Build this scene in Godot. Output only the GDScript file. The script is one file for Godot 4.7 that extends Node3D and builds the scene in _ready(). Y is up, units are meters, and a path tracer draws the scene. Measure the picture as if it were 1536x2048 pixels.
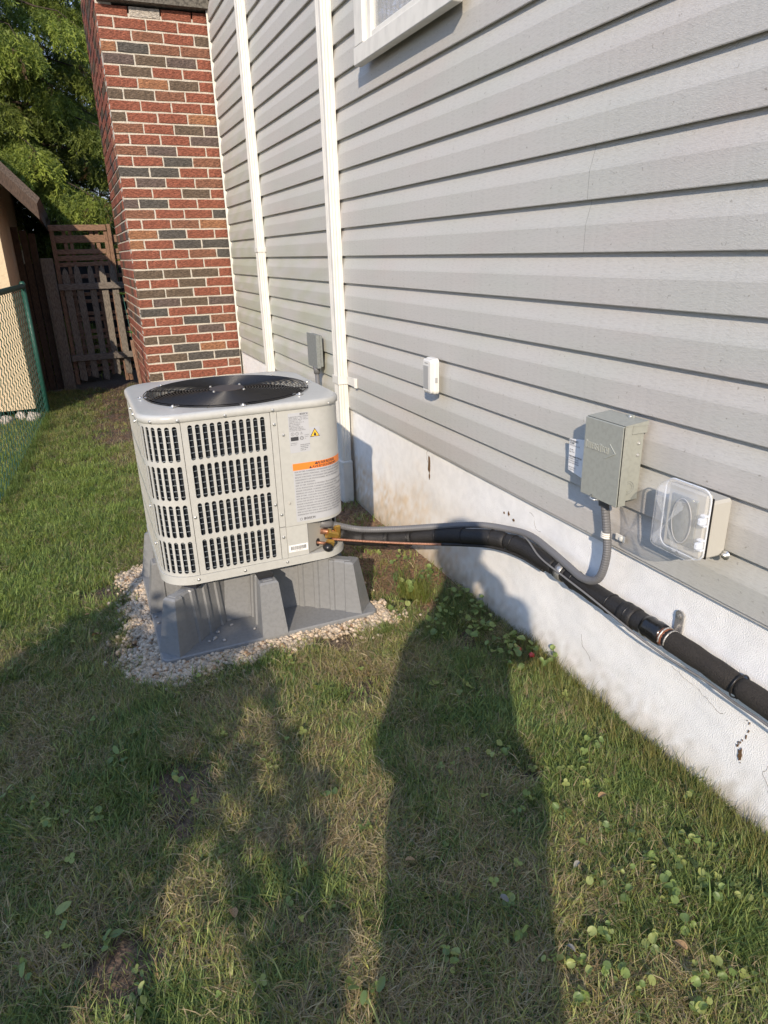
extends Node3D

# ---------------------------------------------------------------- helpers
var rng := RandomNumberGenerator.new()
var taken := {}
var fn := FastNoiseLite.new()
var fn2 := FastNoiseLite.new()

class MB:
	var st := SurfaceTool.new()
	var col := Color(1, 1, 1)
	func _init(group := -1):
		st.begin(Mesh.PRIMITIVE_TRIANGLES)
		st.set_smooth_group(group)
	func sg(group: int) -> void:
		st.set_smooth_group(group)
	func v(p: Vector3) -> void:
		st.set_color(col)
		st.add_vertex(p)
	func tri(a: Vector3, b: Vector3, c: Vector3) -> void:   # counter-clockwise from outside
		v(a); v(c); v(b)
	func quad(a: Vector3, b: Vector3, c: Vector3, d: Vector3) -> void:
		tri(a, b, c); tri(a, c, d)
	func oq(a: Vector3, b: Vector3, c: Vector3, d: Vector3, cen: Vector3) -> void:
		if (b - a).cross(c - a).dot((a + c) * 0.5 - cen) >= 0.0:
			quad(a, b, c, d)
		else:
			quad(d, c, b, a)
	func ot(a: Vector3, b: Vector3, c: Vector3, cen: Vector3) -> void:
		if (b - a).cross(c - a).dot((a + b + c) / 3.0 - cen) >= 0.0:
			tri(a, b, c)
		else:
			tri(c, b, a)
	func box(c: Vector3, s: Vector3, b := 0.0, xf := Basis()) -> void:
		var h := s * 0.5
		var P := func(ax: int, sg3: Vector3) -> Vector3:
			var q := Vector3(h.x - b, h.y - b, h.z - b)
			q[ax] = h[ax]
			return c + xf * (q * sg3)
		for ax in 3:
			var u := (ax + 1) % 3
			var w := (ax + 2) % 3
			for sa in [-1.0, 1.0]:
				var k := []
				for q in [[-1, -1], [1, -1], [1, 1], [-1, 1]]:
					var s3 := Vector3.ZERO
					s3[ax] = sa; s3[u] = q[0]; s3[w] = q[1]
					k.append(P.call(ax, s3))
				oq(k[0], k[1], k[2], k[3], c)
		if b <= 0.0:
			return
		for ax in 3:
			var u := (ax + 1) % 3
			var w := (ax + 2) % 3
			for su in [-1.0, 1.0]:
				for sw in [-1.0, 1.0]:
					var lo := Vector3.ZERO
					lo[ax] = -1; lo[u] = su; lo[w] = sw
					var hi := lo
					hi[ax] = 1
					oq(P.call(u, lo), P.call(u, hi), P.call(w, hi), P.call(w, lo), c)
		for sx in [-1.0, 1.0]:
			for sy in [-1.0, 1.0]:
				for sz in [-1.0, 1.0]:
					var s3 := Vector3(sx, sy, sz)
					ot(P.call(0, s3), P.call(1, s3), P.call(2, s3), c)
	func hexa(p: Array) -> void:      # 0-3 bottom, 4-7 top, same order
		var c := Vector3.ZERO
		for q in p:
			c += q / 8.0
		oq(p[0], p[1], p[2], p[3], c); oq(p[4], p[5], p[6], p[7], c)
		for i in 4:
			var j := (i + 1) % 4
			oq(p[i], p[j], p[j + 4], p[i + 4], c)
	func tube(pts: Array, r, seg := 8, caps := true, closed := false) -> void:
		var n := pts.size()
		var nrm := Vector3.ZERO
		var rings := []
		for i in n:
			var t: Vector3
			if closed:
				t = (pts[(i + 1) % n] - pts[(i + n - 1) % n]).normalized()
			else:
				t = (pts[mini(i + 1, n - 1)] - pts[maxi(i - 1, 0)]).normalized()
			if i == 0:
				nrm = t.cross(Vector3.UP if absf(t.y) < 0.9 else Vector3.RIGHT).normalized()
			else:
				nrm = (nrm - t * nrm.dot(t)).normalized()
			var bn := t.cross(nrm)
			var rad: float = r[i] if r is Array else r
			var ring := []
			for k in seg:
				var a := TAU * k / seg
				ring.append(pts[i] + (nrm * cos(a) + bn * sin(a)) * rad)
			rings.append(ring)
		for i in (n if closed else n - 1):
			var A: Array = rings[i]
			var B: Array = rings[(i + 1) % n]
			for k in seg:
				var k2 := (k + 1) % seg
				quad(A[k], A[k2], B[k2], B[k])
		if caps and not closed:
			for k in seg:
				var k2 := (k + 1) % seg
				tri(pts[0], rings[0][k2], rings[0][k])
				tri(pts[n - 1], rings[n - 1][k], rings[n - 1][k2])
	func lathe(prof: Array, seg: int, xf := Transform3D()) -> void:
		for i in prof.size() - 1:
			var a: Vector2 = prof[i]
			var b: Vector2 = prof[i + 1]
			for k in seg:
				var t0 := TAU * k / seg
				var t1 := TAU * (k + 1) / seg
				var q := [xf * Vector3(a.x * cos(t1), a.y, a.x * sin(t1)), xf * Vector3(a.x * cos(t0), a.y, a.x * sin(t0)), xf * Vector3(b.x * cos(t0), b.y, b.x * sin(t0)), xf * Vector3(b.x * cos(t1), b.y, b.x * sin(t1))]
				if a.x < 1e-6:
					tri(q[0], q[2], q[3])
				elif b.x < 1e-6:
					tri(q[0], q[1], q[2])
				else:
					quad(q[0], q[1], q[2], q[3])
	func prism(poly: PackedVector2Array, z0: float, z1: float, xf := Transform3D()) -> void:   # poly counter-clockwise seen from +z
		var ix := Geometry2D.triangulate_polygon(poly)
		for i in range(0, ix.size(), 3):
			var a := poly[ix[i]]
			var b := poly[ix[i + 1]]
			var c := poly[ix[i + 2]]
			if (b - a).cross(c - a) < 0.0:
				var t := b
				b = c
				c = t
			tri(xf * Vector3(a.x, a.y, z1), xf * Vector3(b.x, b.y, z1), xf * Vector3(c.x, c.y, z1))
			tri(xf * Vector3(a.x, a.y, z0), xf * Vector3(c.x, c.y, z0), xf * Vector3(b.x, b.y, z0))
		for i in poly.size():
			var a := poly[i]
			var b := poly[(i + 1) % poly.size()]
			quad(xf * Vector3(a.x, a.y, z0), xf * Vector3(b.x, b.y, z0), xf * Vector3(b.x, b.y, z1), xf * Vector3(a.x, a.y, z1))
	func text(s: String, h: float, where: Callable, align := -1.0, stretch := 1.0, bold := true, step := 2.0) -> void:   # flat lettering laid through where(x, y)
		var tm := TextMesh.new()
		var f := SystemFont.new()
		f.font_names = PackedStringArray(["Droid Sans"])
		f.font_weight = 700 if bold else 400
		tm.font = f
		tm.text = s
		tm.font_size = 32
		tm.pixel_size = h / 23.0
		tm.curve_step = step
		tm.depth = 0.0
		tm.horizontal_alignment = HORIZONTAL_ALIGNMENT_LEFT
		tm.vertical_alignment = VERTICAL_ALIGNMENT_CENTER
		var ar := tm.surface_get_arrays(0)
		var vs: PackedVector3Array = ar[Mesh.ARRAY_VERTEX]
		var ids = ar[Mesh.ARRAY_INDEX]
		var lo := 1e9
		var hi := -1e9
		for p in vs:
			lo = minf(lo, p.x); hi = maxf(hi, p.x)
		var off := -lo - (hi - lo) * (align + 1.0) * 0.5
		var cnt: int = ids.size() if ids != null and ids.size() else vs.size()
		for i in range(0, cnt, 3):
			var q := []
			for k in 3:
				var p: Vector3 = vs[ids[i + k]] if ids != null and ids.size() else vs[i + k]
				q.append(where.call((p.x + off) * stretch, p.y))
			v(q[0]); v(q[1]); v(q[2])
	func text3(s: String, h: float, at: Vector3, depth: float, stretch: float) -> float:     # raised lettering on a face that looks towards -x; returns its width
		var tm := TextMesh.new()
		var f := SystemFont.new()
		f.font_names = PackedStringArray(["Droid Sans"])
		f.font_weight = 700
		tm.font = f
		tm.text = s
		tm.font_size = 32
		tm.pixel_size = h / 23.0
		tm.curve_step = 3.0
		tm.depth = depth
		tm.horizontal_alignment = HORIZONTAL_ALIGNMENT_LEFT
		tm.vertical_alignment = VERTICAL_ALIGNMENT_CENTER
		var ar := tm.surface_get_arrays(0)
		var vs: PackedVector3Array = ar[Mesh.ARRAY_VERTEX]
		var ids = ar[Mesh.ARRAY_INDEX]
		var lo := 1e9
		var hi := -1e9
		for p in vs:
			lo = minf(lo, p.x); hi = maxf(hi, p.x)
		var cnt: int = ids.size() if ids != null and ids.size() else vs.size()
		for i in cnt:
			var p: Vector3 = vs[ids[i]] if ids != null and ids.size() else vs[i]
			v(at + Vector3(-p.z - depth * 0.5, p.y, (p.x - lo) * stretch))
		return (hi - lo) * stretch
	func done() -> ArrayMesh:
		st.generate_normals()
		return st.commit()

func numbered(n: String) -> String:
	if not taken.has(n):
		taken[n] = 0
		return n
	taken[n] += 1
	return "%s_%03d" % [n, taken[n]]

func thing(n: String, label: String, category: String, group := "", at := Vector3.ZERO) -> Node3D:
	var o := Node3D.new()
	o.name = numbered(n)
	add_child(o, true)
	o.position = at
	tag(o, label, category, group)
	return o

func tag(o: Node, label: String, category: String, group := "") -> void:
	if label: o.set_meta("label", label)
	if category: o.set_meta("category", category)
	if group: o.set_meta("group", group)

func part(n: String, mesh, mat: Material, parent: Node = self, kind := "") -> MeshInstance3D:
	var o := MeshInstance3D.new()
	o.name = numbered(n) if parent == self else n
	o.mesh = mesh.done() if mesh is MB else mesh
	o.material_override = mat
	parent.add_child(o, true)
	if kind: o.set_meta("kind", kind)
	return o

func lin(r: float, g: float, b: float, a := 1.0) -> Color:
	var c := Color(r, g, b).linear_to_srgb()
	c.a = a
	return c

func noise(freq: float, sd: int, oct := 4, type := FastNoiseLite.TYPE_SIMPLEX_SMOOTH, warp := 0.0) -> FastNoiseLite:
	var n := FastNoiseLite.new()
	n.seed = sd
	n.frequency = freq
	n.noise_type = type
	n.fractal_octaves = oct
	if warp > 0.0:
		n.domain_warp_enabled = true
		n.domain_warp_amplitude = warp
		n.domain_warp_frequency = freq * 0.7
	return n

func ntex(n: FastNoiseLite, size := 512, lo := Color.BLACK, hi := Color.WHITE, mid := -1.0, midc := Color.GRAY, p0 := 0.0, p1 := 1.0) -> NoiseTexture2D:
	var t := NoiseTexture2D.new()
	t.width = size
	t.height = size
	t.seamless = true
	t.noise = n
	var g := Gradient.new()
	g.offsets = PackedFloat32Array([p0, p1])
	g.colors = PackedColorArray([lo, hi])
	if mid >= 0.0:
		g.add_point(mid, midc)
	t.color_ramp = g
	return t

# albedo tint textures multiply the base colour; a and b are greys around 1
func tint(n: FastNoiseLite, a: float, b: float, size := 512) -> NoiseTexture2D:
	return ntex(n, size, lin(a, a, a), lin(b, b, b), -1.0, Color.GRAY, 0.25, 0.75)

func mat(base: Color, rough := 0.7, metal := 0.0, spec := 0.5) -> StandardMaterial3D:
	var m := StandardMaterial3D.new()
	m.albedo_color = base
	m.roughness = rough
	m.metallic = metal
	m.metallic_specular = spec
	return m

func tri_map(m: StandardMaterial3D, scale: Vector3, albedo: Texture2D = null, bump: Texture2D = null, cm := 0.1) -> StandardMaterial3D:
	m.uv1_triplanar = true
	m.uv1_world_triplanar = true
	m.uv1_triplanar_sharpness = 4.0
	m.uv1_scale = scale
	if albedo: m.albedo_texture = albedo
	if bump:
		m.heightmap_enabled = true
		m.heightmap_texture = bump
		m.heightmap_scale = cm
	return m

func rr(x0: float, x1: float, z0: float, z1: float, r: float, na := 10) -> Array:   # rounded rectangle, [point, outward normal]; runs counter-clockwise seen from above
	var out := []
	for c in [[x1 - r, z1 - r, 0.0], [x0 + r, z1 - r, 1.0], [x0 + r, z0 + r, 2.0], [x1 - r, z0 + r, 3.0]]:
		for i in na + 1:
			var a: float = c[2] * PI / 2 + PI / 2 * i / na
			var d := Vector2(cos(a), sin(a))
			out.append([Vector2(c[0], c[1]) + d * r, d])
	return out

# smooth-minimum body: bones [a, b, ra, rb], meshed as surface nets
func sdf_body(mb: MB, bones: Array, cell: float, k: float) -> void:
	var lo := Vector3.INF
	var hi := -Vector3.INF
	for b in bones:
		var m: float = maxf(b[2], b[3]) + cell * 2 + k
		lo = lo.min(b[0] - Vector3.ONE * m).min(b[1] - Vector3.ONE * m)
		hi = hi.max(b[0] + Vector3.ONE * m).max(b[1] + Vector3.ONE * m)
	var n := Vector3i(((hi - lo) / cell).ceil()) + Vector3i.ONE
	var g := PackedFloat32Array()
	g.resize(n.x * n.y * n.z)
	g.fill(1.0)
	for b in bones:
		var A: Vector3 = b[0]
		var B: Vector3 = b[1]
		var m: float = maxf(b[2], b[3]) + k + cell * 2
		var l := Vector3i(((A.min(B) - Vector3.ONE * m - lo) / cell).floor()).clamp(Vector3i.ZERO, n - Vector3i.ONE)
		var h := Vector3i(((A.max(B) + Vector3.ONE * m - lo) / cell).ceil()).clamp(Vector3i.ZERO, n - Vector3i.ONE)
		var ab := B - A
		var l2 := maxf(ab.length_squared(), 1e-9)
		for z in range(l.z, h.z + 1):
			for y in range(l.y, h.y + 1):
				for x in range(l.x, h.x + 1):
					var p := lo + Vector3(x, y, z) * cell
					var t := clampf((p - A).dot(ab) / l2, 0.0, 1.0)
					var d := (p - A - ab * t).length() - lerpf(b[2], b[3], t)
					var id := x + n.x * (y + n.y * z)
					var o := g[id]
					var e := maxf(k - absf(d - o), 0.0) / k
					g[id] = minf(d, o) - e * e * k * 0.25
	var vert := {}
	var stp := [1, n.x, n.x * n.y]
	var corner := []
	for c in 8:
		corner.append((c & 1) + ((c >> 1) & 1) * n.x + ((c >> 2) & 1) * n.x * n.y)
	for z in n.z - 1:
		for y in n.y - 1:
			for x in n.x - 1:
				var id := x + n.x * (y + n.y * z)
				var neg := 0
				for c in 8:
					if g[id + corner[c]] < 0.0: neg += 1
				if neg == 0 or neg == 8: continue
				var s := Vector3.ZERO
				var cnt := 0
				for c in 8:
					for ax in 3:
						if c & (1 << ax): continue
						var c2 := c | (1 << ax)
						var d0 := g[id + corner[c]]
						var d1 := g[id + corner[c2]]
						if (d0 < 0.0) != (d1 < 0.0):
							var q := Vector3(c & 1, (c >> 1) & 1, (c >> 2) & 1)
							q[ax] = d0 / (d0 - d1)
							s += q
							cnt += 1
				vert[id] = lo + (Vector3(x, y, z) + s / cnt) * cell
	for id in vert:
		for ax in 3:
			var d0: float = g[id]
			if id + stp[ax] >= g.size(): continue
			var d1: float = g[id + stp[ax]]
			if (d0 < 0.0) == (d1 < 0.0): continue
			var u: int = stp[(ax + 1) % 3]
			var w: int = stp[(ax + 2) % 3]
			if not (vert.has(id - u) and vert.has(id - w) and vert.has(id - u - w)): continue
			if d0 < 0.0:
				mb.quad(vert[id - u - w], vert[id - w], vert[id], vert[id - u])
			else:
				mb.quad(vert[id - u], vert[id], vert[id - w], vert[id - u - w])

func scatter(n: String, mesh: Mesh, m: Material, xfs: Array, cols: Array, parent: Node = self) -> MultiMeshInstance3D:
	var mm := MultiMesh.new()
	mm.transform_format = MultiMesh.TRANSFORM_3D
	mm.use_colors = true
	mm.mesh = mesh
	mm.instance_count = xfs.size()
	for i in xfs.size():
		mm.set_instance_transform(i, xfs[i])
		mm.set_instance_color(i, cols[i])
	var o := MultiMeshInstance3D.new()
	o.multimesh = mm
	o.material_override = m
	o.name = numbered(n) if parent == self else n
	parent.add_child(o, true)
	o.set_meta("kind", "stuff")
	return o

# ---------------------------------------------------------------- scene
const WALL := 1.244      # front of the siding butts
const FOUND := 1.265     # face of the foundation

func _ready() -> void:
	rng.seed = 7
	fn.seed = 3; fn.frequency = 1.0; fn.fractal_octaves = 3
	fn2.seed = 9; fn2.frequency = 1.0; fn2.fractal_octaves = 2
	camera_and_light()
	make_materials()
	ground()
	house()
	chimney()
	shed()
	gate()
	chain_fence()
	conifers()
	downspouts()
	condenser()
	stand()
	line_set()
	wall_boxes()
	gravel()
	grass()
	weeds()
	shade_tree()
	photographer()

func camera_and_light() -> void:
	var cam := Camera3D.new()
	cam.name = "camera"
	cam.transform = Transform3D(Basis(Vector3(0.91657365, -0.02617777, 0.39900812), Vector3(0.16502606, 0.93367559, -0.3178306), Vector3(-0.36422404, 0.35716189, 0.86010245)), Vector3(0, 1.281, 0))
	cam.fov = 73.74
	cam.near = 0.03
	cam.far = 300.0
	add_child(cam)
	var we := WorldEnvironment.new()
	var e := Environment.new()
	e.background_mode = Environment.BG_SKY
	var sm := ProceduralSkyMaterial.new()
	sm.sky_top_color = Color(0.50, 0.61, 0.79)
	sm.sky_horizon_color = Color(0.84, 0.87, 0.90)
	sm.sky_curve = 0.12
	sm.ground_bottom_color = Color(0.22, 0.22, 0.18)
	sm.ground_horizon_color = Color(0.45, 0.46, 0.42)
	var sky := Sky.new()
	sky.sky_material = sm
	e.sky = sky
	e.background_energy_multiplier = 1.55
	e.tonemap_mode = Environment.TONE_MAPPER_LINEAR
	e.tonemap_exposure = 1.27
	e.sdfgi_enabled = true
	e.ssao_enabled = true
	e.ssil_enabled = true
	we.environment = e
	we.name = "world"
	add_child(we)
	var sun := DirectionalLight3D.new()
	sun.name = "sun"
	sun.light_color = Color(1.0, 0.935, 0.85)
	sun.light_energy = 1.38
	sun.light_angular_distance = 0.55
	sun.shadow_enabled = true
	var az := deg_to_rad(61.0)
	var el := deg_to_rad(25.5)
	var d := Vector3(cos(az) * cos(el), -sin(el), -sin(az) * cos(el))
	sun.look_at_from_position(Vector3.ZERO, d)
	add_child(sun)

var M := {}
func make_materials() -> void:
	var fine := ntex(noise(0.05, 11, 5), 512)
	var fine_tint := tint(noise(0.012, 12, 5), 0.86, 1.08)
	M.fine = fine
	# vinyl siding: pressed wood grain along the boards, weathering blotches
	var grain := ntex(noise(0.03, 21, 4, FastNoiseLite.TYPE_SIMPLEX, 14.0), 512)
	var sid := mat(lin(0.50, 0.485, 0.452), 0.6)
	sid.vertex_color_use_as_albedo = true
	tri_map(sid, Vector3(4.0, 40.0, 5.0), tint(noise(0.012, 22, 6), 0.92, 1.05), grain, 0.05)
	sid.detail_enabled = true
	sid.detail_blend_mode = BaseMaterial3D.BLEND_MODE_MUL
	sid.detail_uv_layer = BaseMaterial3D.DETAIL_UV_2
	sid.uv2_triplanar = true
	sid.uv2_world_triplanar = true
	sid.uv2_scale = Vector3(1.3, 1.3, 1.3)
	sid.detail_albedo = ntex(noise(0.035, 23, 3), 1024, lin(0.62, 0.60, 0.57), lin(1, 1, 1), 0.15, lin(1, 1, 1), 0.07, 1.0)
	M.siding = sid
	var wh := mat(lin(0.70, 0.68, 0.62), 0.5)
	tri_map(wh, Vector3(1.3, 0.7, 1.3), tint(noise(0.02, 24, 5), 0.9, 1.04))
	M.white_trim = wh
	var stucco := mat(lin(0.86, 0.855, 0.835), 0.85)
	stucco.vertex_color_use_as_albedo = true
	tri_map(stucco, Vector3(2.2, 2.2, 2.2), tint(noise(0.015, 26, 6), 0.95, 1.02), ntex(noise(0.10, 27, 6), 1024), 0.16)
	M.stucco = stucco
	# rug-textured brick: wavy horizontal scratches
	var rug := ntex(noise(0.022, 31, 3, FastNoiseLite.TYPE_SIMPLEX, 30.0), 512)
	var rugc := ntex(noise(0.022, 31, 3, FastNoiseLite.TYPE_SIMPLEX, 30.0), 512, lin(0.55, 0.55, 0.55), lin(1.2, 1.2, 1.2), 0.45, lin(1.03, 1.03, 1.03), 0.28, 0.75)
	for row in [["r", 0.38, 0.128, 0.076], ["d", 0.30, 0.095, 0.062], ["n", 0.33, 0.150, 0.090], ["o", 0.45, 0.21, 0.105], ["b", 0.19, 0.138, 0.094], ["m", 0.18, 0.132, 0.112], ["g", 0.130, 0.118, 0.102], ["w", 0.66, 0.60, 0.52]]:
		var m := mat(lin(row[1], row[2], row[3]), 0.85)
		tri_map(m, Vector3(2.2, 13.0, 2.2), rugc, rug, 1.0)
		M["brick_" + row[0]] = m
	var mixed := mat(Color.WHITE, 0.85)
	mixed.vertex_color_use_as_albedo = true
	tri_map(mixed, Vector3(2.2, 13.0, 2.2), rugc, rug, 1.0)
	M.brick_mixed = mixed
	M.mortar = tri_map(mat(lin(0.58, 0.54, 0.46), 0.95), Vector3(6, 6, 6), tint(noise(0.03, 35, 4), 0.75, 1.1), fine, 0.3)
	M.cap = tri_map(mat(lin(0.13, 0.12, 0.10), 0.95), Vector3(2, 2, 2), tint(noise(0.03, 36, 5), 0.5, 1.3), fine, 0.4)
	M.ac_paint = tri_map(mat(lin(0.455, 0.455, 0.425), 0.30), Vector3(6, 6, 6), tint(noise(0.01, 41, 4), 0.96, 1.02))
	M.ac_inner = mat(lin(0.33, 0.32, 0.29), 0.5)
	M.fin = tri_map(mat(lin(0.022, 0.028, 0.036), 0.5, 0.3), Vector3(60, 1, 60), tint(noise(0.05, 43, 2), 0.4, 1.4, 256))
	M.wire = mat(lin(0.24, 0.27, 0.29), 0.45, 0.3)
	M.black = mat(lin(0.012, 0.012, 0.013), 0.35)
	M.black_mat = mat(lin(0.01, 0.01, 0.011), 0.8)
	M.dusty = tri_map(mat(lin(0.055, 0.045, 0.04), 0.7), Vector3(20, 20, 20), tint(noise(0.05, 44, 4), 0.6, 1.4, 256))
	M.screw = mat(lin(0.62, 0.62, 0.60), 0.3, 0.85)
	M.label = mat(lin(0.44, 0.45, 0.47), 0.45)
	M.label_white = mat(lin(0.78, 0.78, 0.77), 0.5)
	M.print = mat(lin(0.035, 0.035, 0.04), 0.6)
	M.print_grey = mat(lin(0.16, 0.165, 0.175), 0.6)
	M.orange = mat(lin(0.80, 0.22, 0.03), 0.5)
	M.yellow = mat(lin(0.85, 0.50, 0.04), 0.5)
	M.brand_red = mat(lin(0.55, 0.05, 0.05), 0.5)
	M.stand = tri_map(mat(lin(0.205, 0.208, 0.208), 0.40), Vector3(5, 5, 5), tint(noise(0.02, 46, 5), 0.9, 1.05), fine, 0.04)
	M.rubber_blue = mat(lin(0.008, 0.022, 0.065), 0.6)
	M.foam = tri_map(mat(lin(0.016, 0.0145, 0.0135), 0.62), Vector3(7, 7, 7), tint(noise(0.03, 47, 5), 0.6, 1.6), fine, 0.12)
	M.foam_old = tri_map(mat(lin(0.030, 0.025, 0.020), 0.85), Vector3(9, 9, 9), ntex(noise(0.03, 48, 6), 512, lin(0.6, 0.6, 0.6), lin(3.0, 2.8, 2.6), 0.62, lin(1, 1, 1), 0.25, 0.85), fine, 0.25)
	M.tape = mat(lin(0.010, 0.010, 0.010), 0.22)
	M.conduit = mat(lin(0.135, 0.135, 0.14), 0.5)
	M.cable = mat(lin(0.17, 0.165, 0.16), 0.5)
	M.copper = tri_map(mat(lin(0.40, 0.20, 0.125), 0.5, 0.7), Vector3(20, 20, 20), tint(noise(0.03, 49, 4), 0.55, 1.1, 256))
	M.copper_dull = mat(lin(0.34, 0.13, 0.07), 0.55, 0.3)
	M.brass = mat(lin(0.75, 0.47, 0.12), 0.3, 0.9)
	M.galv = tri_map(mat(lin(0.50, 0.49, 0.47), 0.4, 0.7), Vector3(20, 20, 20), tint(noise(0.04, 50, 4), 0.6, 1.1, 256))
	M.box_grey = tri_map(mat(lin(0.30, 0.31, 0.275), 0.5), Vector3(6, 6, 6), tint(noise(0.02, 51, 5), 0.92, 1.05))
	M.box_dark = tri_map(mat(lin(0.22, 0.235, 0.225), 0.55), Vector3(6, 6, 6), tint(noise(0.02, 51, 5), 0.85, 1.08))
	M.box_light = mat(lin(0.36, 0.37, 0.33), 0.4)
	M.plastic_grey = mat(lin(0.42, 0.41, 0.37), 0.5)
	M.sensor_white = mat(lin(0.66, 0.65, 0.61), 0.45)
	M.sensor_grey = mat(lin(0.34, 0.345, 0.34), 0.4)
	var clear := mat(Color(1, 1, 1, 0.13), 0.04)
	clear.transparency = BaseMaterial3D.TRANSPARENCY_ALPHA
	M.clear = clear
	var thick := mat(Color(0.95, 0.97, 1, 0.38), 0.05)
	thick.transparency = BaseMaterial3D.TRANSPARENCY_ALPHA
	M.clear_thick = thick
	var glass := mat(Color(0.85, 0.9, 0.92, 0.12), 0.02)
	glass.transparency = BaseMaterial3D.TRANSPARENCY_ALPHA
	M.glass = glass
	M.curtain = mat(lin(0.42, 0.39, 0.38), 0.9)
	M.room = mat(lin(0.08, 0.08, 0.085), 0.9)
	var wood := ntex(noise(0.02, 61, 5, FastNoiseLite.TYPE_SIMPLEX, 20.0), 512, lin(0.45, 0.45, 0.45), lin(1.25, 1.25, 1.25), -1, Color.GRAY, 0.2, 0.8)
	M.dead_leaf = tri_map(mat(lin(0.30, 0.19, 0.09), 0.8), Vector3(30, 30, 30), tint(noise(0.03, 72, 4), 0.6, 1.3, 256))
	M.dead_leaf_pale = mat(lin(0.20, 0.19, 0.165), 0.8)
	M.crack = mat(lin(0.22, 0.20, 0.17), 0.95)
	M.wood_grey = tri_map(mat(lin(0.20, 0.175, 0.145), 0.9), Vector3(14, 1.6, 14), wood, fine, 0.2)
	M.wood_grey_across = tri_map(mat(lin(0.19, 0.165, 0.14), 0.9), Vector3(1.6, 14, 14), wood, fine, 0.2)
	M.wood_red = tri_map(mat(lin(0.255, 0.150, 0.095), 0.85), Vector3(14, 1.6, 14), wood, fine, 0.2)
	M.wood_red_across = tri_map(mat(lin(0.26, 0.155, 0.10), 0.85), Vector3(1.6, 14, 14), wood, fine, 0.2)
	M.wood_dark = tri_map(mat(lin(0.085, 0.055, 0.038), 0.9), Vector3(14, 1.6, 14), wood, fine, 0.2)
	M.shed_wall = tri_map(mat(lin(0.58, 0.46, 0.30), 0.85), Vector3(1.2, 1.2, 1.2), tint(noise(0.02, 63, 5), 0.88, 1.05), fine, 0.2)
	M.shed_roof = tri_map(mat(lin(0.10, 0.075, 0.06), 0.9), Vector3(4, 4, 4), tint(noise(0.03, 64, 5), 0.6, 1.2), fine, 0.4)
	M.stone = tri_map(mat(lin(0.52, 0.46, 0.40), 0.9), Vector3(5, 5, 5), tint(noise(0.03, 65, 5), 0.7, 1.15), fine, 0.6)
	M.green_vinyl = mat(lin(0.012, 0.070, 0.054), 0.45)
	M.bark = tri_map(mat(lin(0.085, 0.06, 0.042), 0.95), Vector3(6, 1.5, 6), tint(noise(0.03, 66, 5), 0.4, 1.3), fine, 1.0)
	var needles := mat(Color.WHITE, 0.6)
	needles.vertex_color_use_as_albedo = true
	needles.backlight_enabled = true
	needles.backlight = lin(0.5, 0.55, 0.18)
	M.needles = needles
	var blade := mat(Color.WHITE, 0.55, 0.0, 0.4)
	blade.vertex_color_use_as_albedo = true
	blade.backlight_enabled = true
	blade.backlight = lin(0.4, 0.45, 0.15)
	M.blade = blade
	var leaf := mat(Color.WHITE, 0.5, 0.0, 0.45)
	leaf.vertex_color_use_as_albedo = true
	leaf.backlight_enabled = true
	leaf.backlight = lin(0.35, 0.42, 0.12)
	M.leaf = leaf
	M.leaf_weed = leaf
	var peb := mat(Color.WHITE, 0.85)
	peb.vertex_color_use_as_albedo = true
	tri_map(peb, Vector3(12, 12, 12), tint(noise(0.05, 68, 4), 0.8, 1.1), fine, 0.1)
	M.pebble = peb
	var soil := mat(Color.WHITE, 0.95)
	soil.vertex_color_use_as_albedo = true
	tri_map(soil, Vector3(2.7, 2.7, 2.7), tint(noise(0.03, 69, 6), 0.5, 1.4), ntex(noise(0.04, 70, 6), 512), 0.7)
	M.soil = soil
	M.jacket = tri_map(mat(lin(0.03, 0.035, 0.05), 0.9), Vector3(9, 9, 9), fine_tint)
	M.rust = tri_map(mat(lin(0.30, 0.17, 0.075), 0.95), Vector3(30, 30, 30), tint(noise(0.05, 71, 5), 0.4, 1.4, 256), fine, 0.5)

# distance outside the stand's footprint, negative inside
func pad_dist(x: float, z: float) -> float:
	var d := Vector2(absf(x - 0.462) - 0.395, absf(z + 2.49) - 0.395)
	return Vector2(maxf(d.x, 0), maxf(d.y, 0)).length() + minf(maxf(d.x, d.y), 0.0)

func gravel_here(x: float, z: float) -> float:    # > 0 inside the gravel bed
	var w := 0.105
	if x > 0.80: w = 0.0
	if z < -2.6 and x < 0.2: w = 0.085
	if z > -2.2 and x > 0.5: w = 0.075
	return w + fn.get_noise_2d(x * 5.0, z * 5.0) * 0.07 - pad_dist(x, z)

func bare_here(x: float, z: float) -> float:      # 1 = bare soil or needle litter
	var b := 0.0
	b = maxf(b, smoothstep(0.78, 0.92, x + fn.get_noise_2d(x * 3, z * 3) * 0.10) * smoothstep(-2.08, -2.28, z + fn2.get_noise_2d(x * 5, z * 5) * 0.1))
	b = maxf(b, smoothstep(-4.6, -5.6, z + fn.get_noise_2d(x * 2, z * 2) * 0.7) * smoothstep(-0.5, 0.2, x))
	for s in [[-0.12, -1.07, 0.13], [0.05, -1.50, 0.14], [0.02, -1.36, 0.08], [-0.05, -2.25, 0.1], [-0.08, -2.75, 0.14], [0.66, -1.98, 0.11], [0.62, -1.68, 0.12], [1.1, -1.85, 0.12], [1.05, -2.15, 0.14], [0.86, -1.15, 0.07]]:
		var dd := Vector2(x - s[0], z - s[1]).length() + fn.get_noise_2d(x * 8, z * 8) * 0.06
		b = maxf(b, 1.0 - smoothstep(s[2] * 0.5, s[2] * 1.1, dd))
	return clampf(b, 0, 1)

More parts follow.
